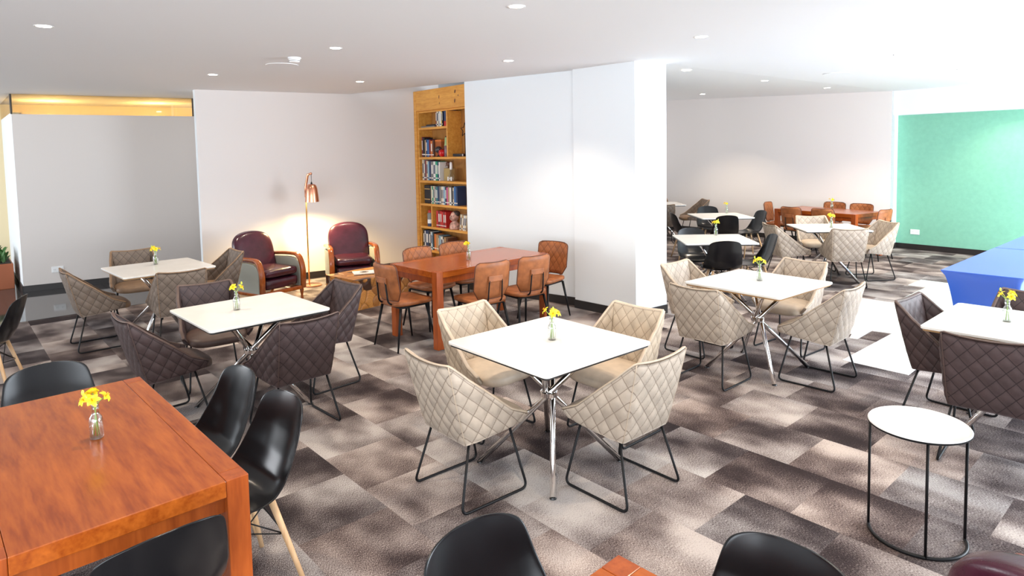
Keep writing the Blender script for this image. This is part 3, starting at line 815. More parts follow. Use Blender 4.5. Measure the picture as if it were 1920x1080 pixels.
AG = 'purple leather club armchairs'
place(club, -3.25, 8.50, -33, 'purple leather armchair with wooden arms left of the copper lamp', 'armchair', AG)
place(club, -2.34, 9.34, -68, 'purple leather armchair with wooden arms right of the copper lamp', 'armchair', AG)
place(club, 1.545, 1.56, 30, 'purple leather armchair of which only the top corner shows at the bottom right', 'armchair', AG)

# ------------------------------------------------------------------ round side table
t = empty('round_side_table', (1.938, 3.05, 0), 0)
tag(t, 'low round side table with white tray top and thin black frame', 'side table')
M_['tray_white'] = plain('off white tray enamel', (.70, .69, .67), .35)
MB().lathe([(.0, .541), (.203, .541), (.215, .547), (.217, .556), (.213, .561), (.207, .557), (.198, .550), (0, .549)], 64, cap=False).build('tray_top', 'tray_white', t, auto=50)
MB().lathe([(.0, .5405), (.205, .5405), (.2175, .5475), (.218, .555)], 64, cap=False).build('tray_rim', 'black_metal', t, auto=50)
arcp = [(.205 * cos(R(a)), .205 * sin(R(a)), .008) for a in range(152, 345, 6)]
MB().tube(arcp, .008, 10).build('base_ring', 'black_metal', t, smooth=True)
for a in (152, 248, 344):
    MB().tube([(.205 * cos(R(a)), .205 * sin(R(a)), .006), (.205 * cos(R(a)), .205 * sin(R(a)), .543)], .0065, 8, rect=(.0085, .005)).build('leg', 'black_metal', t, smooth=True)

# ------------------------------------------------------------------ blue covered folding tables
def blue_table(x, y, label):
    """near left corner at x, y; long side runs along 40 degrees"""
    t = empty('blue_covered_table', (x, y, 0), R(41)); tag(t, label, 'table', 'blue covered folding tables')
    Lg, Wd, H = 1.80, .60, .765
    def sec(z):   # inset of the stretched cloth by height
        k = z / H; e = .20 * (1 - k) ** .55 if k < 1 else 0
        return e * .9, e * .6
    def fn(a, b):
        z = H * b
        ex, ey = sec(z); per = a * 4; s = int(min(3, per)); f = per - s
        cs = [(ex, -ey), (Lg - ex, -ey), (Lg - ex, -Wd + ey), (ex, -Wd + ey)]
        p, q = cs[s], cs[(s + 1) % 4]
        x_, y_ = lerp(p[0], q[0], f), lerp(p[1], q[1], f)
        bow = .05 * sin(pi * f) * sin(pi * min(1, b * 1.0)) + .03 * sin(pi * f) * (1 - b)
        cx, cy = Lg / 2, -Wd / 2
        if s in (0, 2): y_ += bow * (1 if y_ < cy else -1)
        else: x_ += bow * (1 if x_ < cx else -1)
        return (x_, y_, z)
    MB().grid(fn, 64, 16).build('stretch_skirt', 'blue', t, smooth=True)
    MB().box((0, -Wd, H - .003), (Lg, 0, H + .006)).build('cloth_top', 'blue', t, bevel=.006)
    for u in (.22, Lg - .22):
        for v in (-.09, -Wd + .09):
            MB().tube([(u, v, .0), (u, v, .12)], .014, 8).build('table_foot', 'dark_edge', t)
blue_table(3.838, 5.785, 'table under a royal blue stretch cover, the nearer one')
blue_table(5.215, 6.98, 'table under a royal blue stretch cover, the farther one against the mint wall side')

# ------------------------------------------------------------------ floor lamp
LX, LY = -2.985, 9.45
t = empty('floor_lamp', (LX, LY, 0), R(-30)); tag(t, 'copper floor lamp with a hanging bell shade between the purple armchairs', 'lamp')
MB().lathe([(.13, 0), (.135, .005), (.135, .018), (.125, .024), (0, .026)], 40, (.04, 0, 0), cap=False).build('base', 'copper', t, auto=40)
MB().tube(fillet([(-.02, 0, .02), (-.02, 0, 1.42), (.03, 0, 1.62), (.10, 0, 1.64)], .02), .011, 10).build('pole', 'brass', t, smooth=True)
MB().tube([(-.02, 0, 1.30), (-.02, 0, 1.44), (.035, 0, 1.63), (.11, 0, 1.645)], .015, 10, rect=(.012, .017)).build('arm', 'copper', t, smooth=True)
MB().tube([(.105, 0, 1.64), (.105, 0, 1.50)], .0035, 6).lathe([(.012, 1.48), (.014, 1.50), (.004, 1.53)], 12, (.105, 0, 0)).build('cord', 'black_metal', t)
sh = MB().lathe([(.0, 1.492), (.045, 1.490), (.066, 1.47), (.080, 1.42), (.090, 1.33), (.098, 1.235), (.095, 1.235), (.087, 1.33), (.077, 1.42), (.062, 1.465), (.0, 1.485)], 40, (.105, 0, 0), cap=False).build('lamp_shade', 'copper', t, auto=60)
MB().pillow(.028, .028, .035, (.105, 0, 1.33), 1, 1, 16, 10).build('bulb', 'bulb_on', sh, smooth=True)
def point(name, loc, p, col, r=.03):
    l = bpy.data.lights.new(name, 'POINT'); l.energy = p; l.color = col; l.shadow_soft_size = r
    o = bpy.data.objects.new(name, l); COL.objects.link(o); o.location = loc
l = bpy.data.lights.new('floor_lamp_light', 'SPOT'); l.energy = 100; l.color = (1, .74, .36); l.shadow_soft_size = .03; l.spot_size = R(150); l.spot_blend = .5
o = bpy.data.objects.new('floor_lamp_light', l); COL.objects.link(o); o.location = (LX + .105 * cos(R(-30)), LY + .105 * sin(R(-30)), 1.28)

# ------------------------------------------------------------------ root wood coffee table
def cells(n, a, b, seed, asp=1):
    rr = random.Random(seed); return [(rr.uniform(0, a), rr.uniform(0, b), rr.uniform(.7, 1.25), rr.random()) for _ in range(n)]
t = empty('root_wood_coffee_table', (-1.885, 8.37, 0), R(49)); tag(t, 'honey coloured coffee table made of pieced teak root slices', 'coffee table')
HX, HY, HZ = .42, .33, .37
mbs = MB(); tones = []
def face(orig, U, V, lu, lv, N, seed, n, ncell, top=False):
    cs = cells(ncell, lu, lv, seed)
    def val(u, v):
        ds = sorted((math.hypot(u - c[0], (v - c[1]) * (1.0 if not top else 1.7)) / c[2], i) for i, c in enumerate(cs))
        return ds[0][0], ds[1][0] - ds[0][0], cs[ds[0][1]][3]
    nu, nv = int(lu / n), int(lv / n); o0 = len(mbs.v)
    for i in range(nu + 1):
        for j in range(nv + 1):
            u, v = lu * i / nu, lv * j / nv; d, e, c = val(u, v)
            edge = min(1, min(i, nu - i, j, nv - j) / 2)
            dep = -.010 * max(0, 1 - e / .016) * edge * (0.45 if top else 1) + .006 * edge * (1 - min(1, d / .1)) * (0 if top else 1)
            mbs.v.append(tuple(orig + U * u + V * v + N * dep))
            ring = .5 + .5 * sin(d * (260 if not top else 150) + 3 * sin(u * 9 + c * 6))
            tones.append((e, c, ring))
    for i in range(nu):
        for j in range(nv):
            a = o0 + i * (nv + 1) + j; mbs.f.append((a, a + nv + 1, a + nv + 2, a + 1))
V3 = Vector
face(V3((-HX, -HY, HZ)), V3((1, 0, 0)), V3((0, 1, 0)), 2 * HX, 2 * HY, V3((0, 0, 1)), 3, .009, 34, True)
face(V3((-HX, -HY, 0)), V3((1, 0, 0)), V3((0, 0, 1)), 2 * HX, HZ, V3((0, -1, 0)), 5, .009, 26)
face(V3((-HX, HY, 0)), V3((0, -1, 0)), V3((0, 0, 1)), 2 * HY, HZ, V3((-1, 0, 0)), 8, .009, 20)
face(V3((HX, -HY, 0)), V3((0, 1, 0)), V3((0, 0, 1)), 2 * HY, HZ, V3((1, 0, 0)), 9, .012, 20)
face(V3((HX, HY, 0)), V3((-1, 0, 0)), V3((0, 0, 1)), 2 * HX, HZ, V3((0, 1, 0)), 11, .012, 26)
m, tr_, b = newmat('teak root slices')
at = tr_.nodes.new('ShaderNodeAttribute'); at.attribute_name = 'grain'; tr_.links.new(at.outputs['Color'], b.inputs['Base Color'])
b.inputs['Roughness'].default_value = .35; b.inputs['Coat Weight'].default_value = .3
bo = mbs.build('root_block', m, t, smooth=True)
ca = bo.data.color_attributes.new('grain', 'FLOAT_COLOR', 'POINT')
for i, (e, c, ring) in enumerate(tones):
    k = (.30 + .55 * c) * (.80 + .28 * ring); g_ = min(1, .35 + .65 * e / .010)
    lo = Vector((.16, .045, .012)); hi = Vector((.72, .33, .075)); cc = lo.lerp(hi, min(1, k)); cc = Vector((.035, .012, .006)).lerp(cc, g_); cc = cc if c < .93 or e > .05 else Vector((.05, .018, .008))
    ca.data[i].color = (*cc, 1)
mg = empty('magazine', (-1.93, 8.33, HZ + .006), R(20)); tag(mg, 'white magazine lying on the root wood coffee table', 'magazine')
MB().box((-.14, -.105, 0), (.14, .105, .012)).build('pages', 'paper', mg, bevel=.002)
MB().box((-.142, -.107, .012), (.142, .107, .0135)).build('cover', 'white_plastic', mg)
MB().lathe([(.055, .0137), (.06, .0145), (.035, .0145), (.03, .0137)], 24).build('cover_picture', plain('grey cover print', (.35, .28, .26), .5), mg)

# ------------------------------------------------------------------ bookcase
BO = (-1.615, 10.93); BD = -50     # left front foot, direction of the front
t = empty('bookcase', (BO[0], BO[1], 0), R(BD)); tag(t, 'built in honey pine bookcase full of books beside the white wall', 'bookcase')
BW, BDp = 2.05, .30          # local x along the front, local +y into the depth
ST = .105
MB().box((0, 0, 0), (ST * .72, BDp, 2.93)).build('side_panel', 'pine', t, bevel=.004)
MB().box((ST * .72, .02, 0), (ST, BDp, 2.60)).build('inner_stile', 'pine', t, bevel=.006)
MB().box((BW - ST, 0, 0), (BW, BDp, 2.93)).build('side_panel', 'pine', t, bevel=.004)
MB().box((ST * .72, .004, 2.597), (BW - ST, BDp, 2.93)).build('header', 'knotty_pine', t, bevel=.004)
kn = MB()
for kx, kz, ky, rx, rz in ((.76, 2.79, .0035, .012, .03), (.77, 2.69, .0035, .009, .018), (1.20, 2.84, .0035, .020, .028), (1.28, 2.775, .0035, .012, .012), (1.19, 2.70, .0035, .016, .034), (1.10, 2.12, BDp - .0158, .018, .04), (1.16, 2.25, BDp - .0158, .012, .02), (1.22, 2.20, BDp - .0158, .01, .016), (1.62, 2.78, .0035, .015, .03)):
    n_ = 14; kn.add([(kx + rx * cos(2 * pi * i / n_), ky, kz + rz * sin(2 * pi * i / n_ + .3)) for i in range(n_)], [tuple(range(n_))])
kn.build('wood_knots', plain('dark resin knots', (.10, .022, .010), .5), t)
MB().box((ST, .03, 2.565), (BW - ST, .06, 2.597)).build('header_moulding', 'pine', t, bevel=.006)
MB().box((ST, BDp - .015, .0), (BW - ST, BDp, 2.60)).build('back_board', 'pine_back', t)
SH = [2.328, 1.845, 1.461, 1.080, .703, .316]
DX = .93
MB().box((ST, .02, SH[0] - .038), (DX, BDp - .015, SH[0])).build('shelf', 'pine', t, bevel=.004)
for z in SH[1:]: MB().box((ST, .0, z - .038), (BW - ST, BDp - .015, z)).build('shelf', 'pine', t, bevel=.004)
MB().box((DX, .01, SH[1]), (DX + .03, BDp - .015, 2.565)).build('divider', 'pine', t, bevel=.003)
MB().box((.42, .02, SH[4]), (.45, BDp - .015, SH[3] - .038)).build('divider', 'pine', t, bevel=.003)
MB().box((ST, .04, 0), (BW - ST, .06, .09)).build('plinth', 'pine', t)

CLR = {'black': (.012, .012, .016), 'dark blue': (.02, .045, .12), 'blue': (.03, .14, .38), 'pale blue': (.25, .45, .60), 'red': (.50, .02, .02),
       'dark red': (.20, .015, .02), 'white': (.78, .77, .73), 'cream': (.66, .58, .42), 'green': (.01, .30, .17), 'grey': (.20, .20, .20), 'brown': (.12, .05, .03),
       'orange': (.66, .18, .03), 'yellow': (.75, .55, .05), 'pink': (.55, .10, .25), 'tan': (.45, .28, .14), 'teal': (.04, .22, .25)}
for k, c in CLR.items(): M_['book ' + k] = plain('book cloth ' + k, c, .5)
SN = ['top', 'second', 'third', 'fourth', 'fifth', 'sixth']
ORD = ['first', 'second', 'third', 'fourth', 'fifth', 'sixth', 'seventh', 'eighth', 'ninth', 'tenth', 'eleventh', 'twelfth', 'thirteenth', 'fourteenth', 'fifteenth', 'sixteenth', 'seventeenth', 'eighteenth', 'nineteenth', 'twentieth']
def in_case(x, y, z): 
    a = R(BD); return (BO[0] + x * cos(a) - y * sin(a), BO[1] + x * sin(a) + y * cos(a), z)
rb = random.Random(4)
def book(x, w_, h, d, color, shelf, label, lean=0):
    o = empty('book', in_case(x + w_ / 2, .04, SH[shelf]), R(BD)); tag(o, label, 'book', 'books on the %s shelf' % SN[shelf])
    c = MB()
    c.box((-w_ / 2, 0, 0), (-w_ / 2 + .003, d, h)).box((w_ / 2 - .003, 0, 0), (w_ / 2, d, h)).box((-w_ / 2, -.001, 0), (w_ / 2, .004, h))
    c.build('cover', 'book ' + color, o)
    MB().box((-w_ / 2 + .003, .004, .004), (w_ / 2 - .003, d - .004, h - .004)).build('pages', 'page', o)
    lt = 'white' if color not in ('white', 'cream', 'yellow', 'pale blue') else 'dark blue'
    MB().box((-w_ * .28, -.0022, h * .35), (w_ * .28, -.001, h * .82)).build('spine_panel', 'book ' + lt, o) if rb.random() < .45 else None
    MB().box((-w_ * .42, -.0022, h * .10), (w_ * .42, -.001, h * .16)).build('spine_band', 'book ' + lt, o)
    if lean: o.rotation_euler = Matrix.Rotation(R(BD), 3, 'Z').to_euler(); o.rotation_euler.rotate_axis('Y', R(lean))
def run(shelf, x, items):
    for i, (color, w_, h) in enumerate(items):
        book(x, w_, h, rb.uniform(.15, .19), color, shelf, '%s book, %s from the left on the %s shelf of the bookcase' % (color, ORD[i], SN[shelf])); x += w_ + .003
run(0, .60, [('dark red', .022, .27), ('cream', .05, .26), ('grey', .022, .25), ('white', .045, .26), ('yellow', .02, .25), ('black', .02, .27)])
run(1, .16, [('dark red', .03, .33), ('black', .06, .32), ('tan', .03, .28), ('dark blue', .035, .29), ('blue', .05, .28), ('dark red', .045, .28), ('orange', .05, .26), ('brown', .035, .27)])
run(2, .16, [('cream', .045, .34), ('grey', .035, .33), ('dark red', .035, .33), ('cream', .04, .32), ('pale blue', .035, .31), ('dark blue', .05, .32), ('grey', .07, .31), ('white', .06, .31), ('green', .055, .31), ('dark blue', .035, .30), ('white', .03, .30)])
run(3, .40, [('cream', .032, .29), ('green', .035, .28), ('cream', .035, .29), ('grey', .04, .29), ('teal', .04, .28), ('dark blue', .045, .29), ('grey', .05, .29), ('cream', .035, .29), ('white', .035, .29), ('pale blue', .035, .28), ('black', .035, .29), ('pink', .04, .28), ('tan', .035, .29), ('white', .05, .28), ('black', .035, .29), ('cream', .03, .28), ('blue', .05, .30), ('dark blue', .04, .29)])
run(4, .54, [('red', .05, .27), ('dark red', .055, .27), ('red', .045, .27), ('red', .04, .26), ('dark red', .04, .26), ('red', .035, .26)])
run(5, .13, [('black', .04, .31), ('white', .03, .30), ('dark blue', .09, .31), ('black', .055, .31), ('white', .025, .30), ('pale blue', .03, .29), ('black', .045, .29), ('orange', .05, .27), ('tan', .06, .26), ('grey', .03, .26), ('pale blue', .035, .25), ('white', .06, .24), ('black', .03, .25), ('tan', .05, .24), ('brown', .06, .23)])
for i, (c, x, w_, h) in enumerate([('cream', 1.18, .04, .25), ('tan', 1.23, .035, .24), ('white', 1.27, .035, .24), ('cream', 1.31, .04, .24)]):
    book(x, w_, h, .17, c, 4, '%s book leaning beside the painted bust, %s after it on the fifth shelf' % (c, ORD[i]), 9)
# big dark volume lying against the side of the fourth shelf
v = empty('book', in_case(.27, .05, SH[3]), R(BD)); tag(v, 'thick black and gold volume at the left of the fourth shelf', 'book', 'books on the fourth shelf')
MB().box((-.085, 0, 0), (.085, .16, .30)).build('cover', 'book black', v, bevel=.008)
for z in (.06, .23): MB().box((-.086, -.002, z), (.086, .0, z + .014)).build('gold_band', 'brass', v)
# flat black folders on the top shelf
v = empty('folder_stack', in_case(.30, .05, SH[0]), R(BD)); tag(v, 'flat dark magazines lying at the left of the top shelf', 'magazines')
MB().box((-.16, 0, 0), (.24, .2, .02)).build('magazine', 'book grey', v); MB().box((-.02, .01, .021), (.24, .2, .045)).build('magazine', 'book black', v)
# dark blue and red box on the top shelf
v = empty('game_box', in_case(.865, .05, SH[0]), R(BD)); tag(v, 'dark blue and red box at the right end of the top shelf', 'box')
MB().box((-.055, 0, .08), (.055, .16, .25)).build('box_body', 'book dark blue', v, bevel=.003); MB().box((-.055, 0, 0), (.055, .16, .08)).build('box_base', 'book red', v, bevel=.003)
# orange box on the second shelf, globe, apple, bottle
v = empty('storage_box', in_case(.60, .07, SH[1]), R(BD)); tag(v, 'rust orange box standing on the second shelf', 'box')
MB().box((-.085, 0, 0), (.085, .17, .27)).build('box_body', plain('rust card', (.38, .10, .02), .6), v, bevel=.004); MB().box((-.087, -.002, .245), (.087, .172, .275)).build('box_lid', 'book orange', v)
v = empty('globe', in_case(.665, .03, SH[1]), R(BD)); tag(v, 'small dark globe on a stand on the second shelf', 'ornament')
MB().lathe([(.035, 0), (.038, .012), (.008, .02), (.006, .05), (.012, .06)], 20).build('stand', 'book black', v, smooth=True); MB().pillow(.055, .055, .055, (0, 0, .115), 1, 1, 24, 14).build('ball', plain('dark globe', (.05, .04, .045), .3, var=.5, vscale=20), v, smooth=True)
v = empty('red_apple', in_case(.785, .03, SH[1]), R(BD)); tag(v, 'shiny red apple ornament on the second shelf', 'ornament')
MB().lathe([(0, .012), (.03, .0), (.055, .02), (.068, .06), (.060, .10), (.03, .118), (.005, .105)], 28, cap=False).build('fruit', plain('red lacquer', (.55, .008, .01), .12), v, smooth=True); MB().tube([(0, 0, .10), (.008, 0, .145)], .004, 6).build('stalk', 'book brown', v)
v = empty('glass_bottle', in_case(.885, .04, SH[1]), R(BD)); tag(v, 'bottle with a pale green top beside the divider on the second shelf', 'bottle')
MB().lathe([(.035, 0), (.04, .01), (.04, .16), (.03, .19), (.016, .215), (.016, .29)], 20).build('bottle_body', plain('mauve bottle', (.16, .09, .10), .25), v, smooth=True)
MB().lathe([(.0405, .175), (.032, .195), (.026, .30), (.018, .305)], 20).build('bottle_sleeve', plain('pale green paper', (.38, .5, .22), .5), v, smooth=True); MB().lathe([(.017, .305), (.017, .325), (0, .325)], 16, cap=False).build('cap', 'book black', v)
# star ornament and tray in the right compartment
v = empty('wire_star', in_case(1.30, .10, SH[1] + .045), R(BD)); tag(v, 'dark metal star standing on a box by the white wall on the second shelf', 'ornament')
pts = [(.11 * (1 if k % 2 == 0 else .45) * sin(pi * k / 5), 0, .36 + .11 * (1 if k % 2 == 0 else .45) * cos(pi * k / 5)) for k in range(10)]
MB().tube(pts, .006, 6, closed=True).build('star_frame', 'black_metal', v); MB().tube([(0, 0, 0), (0, 0, .31)], .005, 6).build('rod', 'black_metal', v)
v = empty('domino_box', in_case(1.20, .04, SH[1]), R(BD)); tag(v, 'low black box on the right of the second shelf', 'box')
MB().box((-.15, 0, 0), (.13, .12, .045)).build('box_body', 'book black', v, bevel=.003); MB().box((.10, -.003, .008), (.13, 0, .038)).build('clasp', 'chrome', v)
# small glass bottle with cork, and carved figurine on the third shelf
v = empty('decanter', in_case(.98, .05, SH[2]), R(BD)); tag(v, 'small clear bottle with a white stopper on the third shelf', 'bottle')
MB().lathe([(.04, 0), (.045, .01), (.045, .09), (.02, .12), (.014, .15), (.014, .18)], 20).build('bottle_body', 'glass', v, smooth=True); MB().lathe([(.02, .18), (.024, .20), (.022, .29), (.01, .30)], 16).build('stopper', 'white_plastic', v, smooth=True)
for k, dx in enumerate((-.03, .055)): MB().box((dx, -.055, .01), (dx + .03, -.046, .07)).build('label', 'white_plastic', v)
v = empty('bird_ornament', in_case(.85, .06, SH[2]), R(BD)); tag(v, 'dark twisted bird ornament on a pale block, third shelf', 'ornament')
MB().box((-.09, 0, 0), (.075, .10, .20)).build('block', plain('straw board', (.42, .30, .12), .7), v, bevel=.004)
MB().pillow(.05, .03, .035, (-.02, .04, .27), 1, 1).tube([(.02, .04, .28), (.08, .04, .31), (.14, .04, .32)], .012, 6, r1=.003).tube([(-.05, .04, .26), (-.10, .04, .23)], .01, 6, r1=.003).tube([(-.02, .04, .2), (-.02, .04, .26)], .008, 6).build('bird', 'book brown', v, smooth=True)
# painted bust and spray bottle on the fifth shelf
v = empty('painted_bust', in_case(1.02, .07, SH[4]), R(BD)); tag(v, 'painted head and shoulders bust on the fifth shelf', 'figurine')
bm_ = plain('mottled painted plaster', (.52, .30, .24), .35, var=.6, vscale=28)
MB().lathe([(.085, 0), (.09, .02), (.085, .06), (.07, .10), (.038, .125), (.035, .15)], 24).pillow(.06, .07, .078, (0, 0, .205), .9, .9, 24, 16, lambda x, y, z: (x, y - (.02 if y < -.02 and z < .2 else 0), z)).pillow(.012, .02, .02, (0, -.078, .20), 1, 1, 12, 8).build('bust', bm_, v, smooth=True)
MB().pillow(.066, .06, .05, (.008, .022, .245), .9, .9, 24, 12).build('hair', plain('dark painted hair', (.06, .045, .04), .4, var=.5, vscale=30), v, smooth=True)
v = empty('spray_can', in_case(.345, .05, SH[4]), R(BD)); tag(v, 'red white and blue can left of the small divider on the fifth shelf', 'can')
MB().lathe([(.045, 0), (.047, .005), (.047, .05)], 24).build('can_base', 'book dark blue', v, auto=40); MB().lathe([(.0465, .05), (.0465, .115)], 24).build('can_label', 'white_plastic', v, auto=40)
MB().lathe([(.047, .115), (.047, .21), (.032, .225)], 24).build('can_body', 'book grey', v, auto=40); MB().lathe([(.032, .225), (.032, .26), (.02, .27)], 20).build('cap', 'book red', v, auto=40)

# ------------------------------------------------------------------ glass bottles with yellow flowers
def make_bottle():
    o = empty('glass_bottle')
    out = [(r * .86, z * 1.16) for r, z in [(.0, .0), (.026, .0), (.0295, .004), (.0295, .062), (.0265, .076), (.0175, .086), (.0155, .092), (.0155, .104), (.0175, .107), (.0155, .111), (.0175, .115), (.0155, .119), (.017, .126)]]
    inn = [(r - .0026, max(z, .006)) for r, z in out[2:]][::-1]
    MB().lathe(out + inn + [(0, .006)], 28, cap=False).build('bottle_glass', 'glass', o, smooth=True)
    return o
def make_flower(hd, tilt, seed, bud=False):
    o = empty('yellow_flower'); rf = random.Random(seed)
    hx, hy = hd; head = Vector((hx, hy, .168 + rf.uniform(-.004, .012)))
    base = Vector((-hx * .30, -hy * .30, .010)); neck = Vector((hx * .12, hy * .12, .142))
    MB().tube(fillet([base, neck, head], .03), .0022, 6).build('stem', 'stem', o, smooth=True)
    ax = Vector((hx, hy, .028)).normalized(); a = ax.cross(Vector((0, 0, 1))).normalized() if abs(ax.z) < .98 else Vector((1, 0, 0)); b_ = ax.cross(a)
    mb = MB()
    for k in range(6):
        th = 2 * pi * k / 6 + rf.uniform(-.15, .15); d = a * cos(th) + b_ * sin(th); e = ax.cross(d); Lp = rf.uniform(.026, .034)
        def fn(u, v, d=d, e=e, Lp=Lp, kk=k):
            w_ = .0095 * (sin(pi * min(1, v * .92 + .06)) ** .7); r_ = v * Lp
            return head + d * (r_ * .95) + ax * (.012 * v ** .6 - .016 * max(0, v - .6) * 1.5 + .004 * abs(u - .5)) + e * ((u - .5) * 2 * w_)
        mb.grid(fn, 4, 7)
    mb.build('petals', 'petal', o, smooth=True)
    t_ = MB()
    for k in range(5):
        th = 2 * pi * k / 5; d = a * cos(th) + b_ * sin(th); t_.tube([head, head + ax * .014 + d * .003, head + ax * .022 + d * .006], .0012, 5)
    t_.lathe([(.001, 0), (.005, .004), (.006, .010), (.0, .012)], 10, tuple(head), cap=False)
    t_.build('flower_throat', 'petal_deep', o, smooth=True)
    if bud:
        q = head + Vector((hx * .2, hy * .2, .035)); MB().tube([neck, q], .0015, 5).pillow(.006, .006, .012, tuple(q), 1, 1, 10, 8).build('bud', plain('yellow green bud', (.55, .60, .06), .5), o, smooth=True)
    return o
BT = make_bottle(); register(BT)
FL = [make_flower((.034, .006), 0, 1), make_flower((-.018, .030), 0, 2), make_flower((-.024, -.026), 0, 3, True), make_flower((.006, -.034), 0, 4)]
FH = [(.034, .006), (-.018, .030), (-.024, -.026), (.006, -.034)]
for f in FL: register(f)
VP = [('the big bottom left table', -1.722, 2.60, .7606, 4, .2), ('the wooden table below the bookcase', -.474, 6.889, .7606, 2, 1.7), ('the middle white table', .228, 3.907, .75, 4, .9),
      ('the white table ringed by plum brown chairs', -2.092, 4.842, .75, 3, 2.5), ('the white table by the corridor wall', -3.90, 7.04, .75, 4, .4),
      ('the tan edged white table right of the pillar', 2.126, 5.561, .75, 3, 5.4), ('the white table at the right edge', 3.17, 4.12, .75, 3, 4.4), ('the far white table with beige chairs', 4.508, 9.15, .75, 4, 0),
      ('the nearer white table with black chairs', 2.69, 8.56, .75, 4, 2.8), ('the farther white table with black chairs', 3.78, 11.42, .75, 2, 1.1), ('the far wooden table', 5.78, 11.72, .7606, 3, .5)]
first = True; used_f = [False] * 4
for nm, x, y, z, nf, rot in VP:
    if first: b_ = BT; first = False
    else: b_ = dup(BT, (0, 0, 0), 0)
    b_.location = (x, y, z); b_.rotation_euler = (0, 0, rot); b_['label'] = 'small clear glass bottle vase on ' + nm; b_['category'] = 'vase'; b_['group'] = 'glass bottle vases'
    fs_ = []
    for k in range(nf):
        f = FL[k] if not used_f[k] else dup(FL[k], (0, 0, 0), 0)
        used_f[k] = True; f.location = (x, y, z); f.rotation_euler = (0, 0, rot)
        f['category'] = 'flower'; f['group'] = 'yellow flowers on ' + nm; h_ = FH[k]; fs_.append(((x + h_[0] * cos(rot) - h_[1] * sin(rot)) / (y + h_[0] * sin(rot) + h_[1] * cos(rot)), f))
    fs_.sort(key=lambda q: q[0])
    for (q, f), pos in zip(fs_, {2: ['left', 'right'], 3: ['leftmost', 'middle', 'rightmost'], 4: ['leftmost', 'second from left', 'third from left', 'rightmost']}[nf]):
        f['label'] = pos + ' yellow flower in the bottle on ' + nm

# ------------------------------------------------------------------ ceiling fittings
def beam(x, y, z=ZC, p=56):
    l = bpy.data.lights.new('downlight_beam', 'SPOT'); l.energy = p; l.color = (1, .83, .64); l.spot_size = R(112); l.spot_blend = .6; l.shadow_soft_size = .035
    s = bpy.data.objects.new('downlight_beam', l); COL.objects.link(s); s.location = (x, y, z - .02)
for x, y in ((-1.72, 3.2), (3.27, 4.16), (1.66, 2.85), (-.1, 1.7)): beam(x, y)      # assumed unseen beams, no fittings: the grid of downlights carried on above the frame
def downlight(x, y, label, z=ZC, p=56):
    o = empty('ceiling_downlight', (x, y, z)); tag(o, label, 'ceiling light', 'recessed ceiling downlights')
    MB().lathe([(.048, -.001), (.062, -.003), (.062, 0), (.048, 0)], 28, cap=False).build('trim_ring', 'white_plastic', o, smooth=True)
    MB().lathe([(.0, -.0025), (.047, -.0025)], 28, cap=False).build('lamp_lens', 'lamp_on', o)
    beam(x, y, z, p)
for x, y, s in [(-3.332, 4.738, 'ceiling downlight at the top left, farthest left of all'), (-1.562, 5.929, 'ceiling downlight just right of the smoke detector'),
                (-3.451, 7.647, 'ceiling downlight above the table by the corridor wall'), (-1.972, 8.65, 'ceiling downlight in front of the lamp wall, left of the bookcase'),
                (-.012, 6.96, 'ceiling downlight in front of the white middle wall'), (.052, 4.392, 'ceiling downlight at the top edge above the middle table'),
                (1.658, 5.704, 'ceiling downlight right of the pillar top, nearest the camera there'), (2.178, 8.1, 'ceiling downlight right beside the pillar top in the far room'),
                (4.173, 7.036, 'faint ceiling downlight in the bright part of the ceiling'), (5.886, 8.548, 'faint ceiling downlight nearer the mint wall'), (7.616, 10.024, 'ceiling downlight above the mint wall at the right edge')]:
    downlight(x, y, s)
for x, y, s_ in [(3.75, 9.66, 'far room downlight, left of the two in front of the far white wall'), (5.34, 11.05, 'far room downlight, right of the two in front of the far white wall'), (3.80, 12.95, 'farthest ceiling downlight, low beside the pillar')]:
    downlight(x, y, s_, far_ceiling(x, y), 90)
o = empty('smoke_detector', (-2.106, 6.454, ZC)); tag(o, 'round white smoke detector on the ceiling', 'smoke detector')
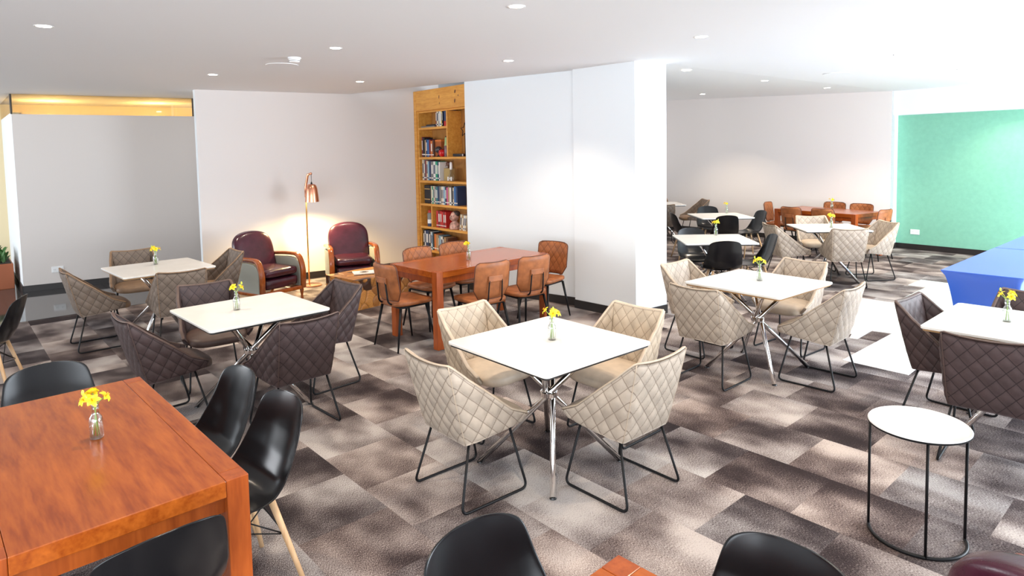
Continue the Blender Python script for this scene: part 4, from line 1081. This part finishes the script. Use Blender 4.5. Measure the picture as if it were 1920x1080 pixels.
MB().lathe([(.062, 0), (.062, -.012), (.058, -.016), (0, -.016)], 32, cap=False).build('mounting_base', 'white_plastic', o, auto=40)
MB().lathe([(.052, -.016), (.054, -.026), (.048, -.044), (.03, -.052), (0, -.052)], 32, cap=False).build('sensor_cap', 'white_plastic', o, auto=40)
MB().lathe([(.0535, -.030), (.0535, -.034)], 32, cap=False).build('vent_slot', 'dark_edge', o)

def outlet(x, y, z, deg, label):
    o = empty('wall_outlet', (x, y, z), R(deg)); tag(o, label, 'power outlet')
    MB().box((-.075, -.010, -.045), (.075, 0, .045)).build('cover_plate', 'white_plastic', o, bevel=.004)
    for k in (-.035, .035):
        s_ = MB().box((k - .024, -.0125, -.024), (k + .024, -.009, .024)).build('socket', 'white_plastic', o, bevel=.002)
        MB().box((k - .010, -.0135, -.008), (k - .007, -.012, .008)).box((k + .007, -.0135, -.008), (k + .010, -.012, .008)).build('slots', 'dark_edge', s_)
oq = ray(PW, 33, .42); outlet(oq[0], oq[1], .29, 33, 'white double outlet low on the grey corridor wall')
oq = ray(FM, -52, .32); outlet(oq[0], oq[1], .32, -52, 'white outlet low on the mint green wall')

# planter in the lobby beyond the corner of the corridor
pl = empty('planter', (-7.475, 9.65, 0), R(41)); tag(pl, 'terracotta coloured planter box with a green plant at the left edge', 'planter')
MB().box((-.45, 0, 0), (0, 1.0, .38)).build('box', 'terracotta', pl, bevel=.01)
MB().box((-.43, .02, .36), (-.02, .98, .385)).build('soil', 'soil', pl)
rl = random.Random(3); lf = MB()
for k in range(150):
    bx, by = rl.uniform(-.38, -.07), rl.uniform(.1, .9); th = rl.uniform(0, 2 * pi); ln = rl.uniform(.15, .38); up = rl.uniform(.4, 1.0)
    d = Vector((cos(th), sin(th), 0)); e = Vector((-sin(th), cos(th), 0)); p0 = Vector((bx, by, .38))
    lf.grid(lambda u, v: p0 + d * (ln * .35 * v) + Vector((0, 0, ln * up * (1.4 * v - .7 * v * v))) + e * ((u - .5) * .05 * sin(pi * min(1, v + .03))), 2, 5)
lf.build('foliage', 'leaf', pl, smooth=True)
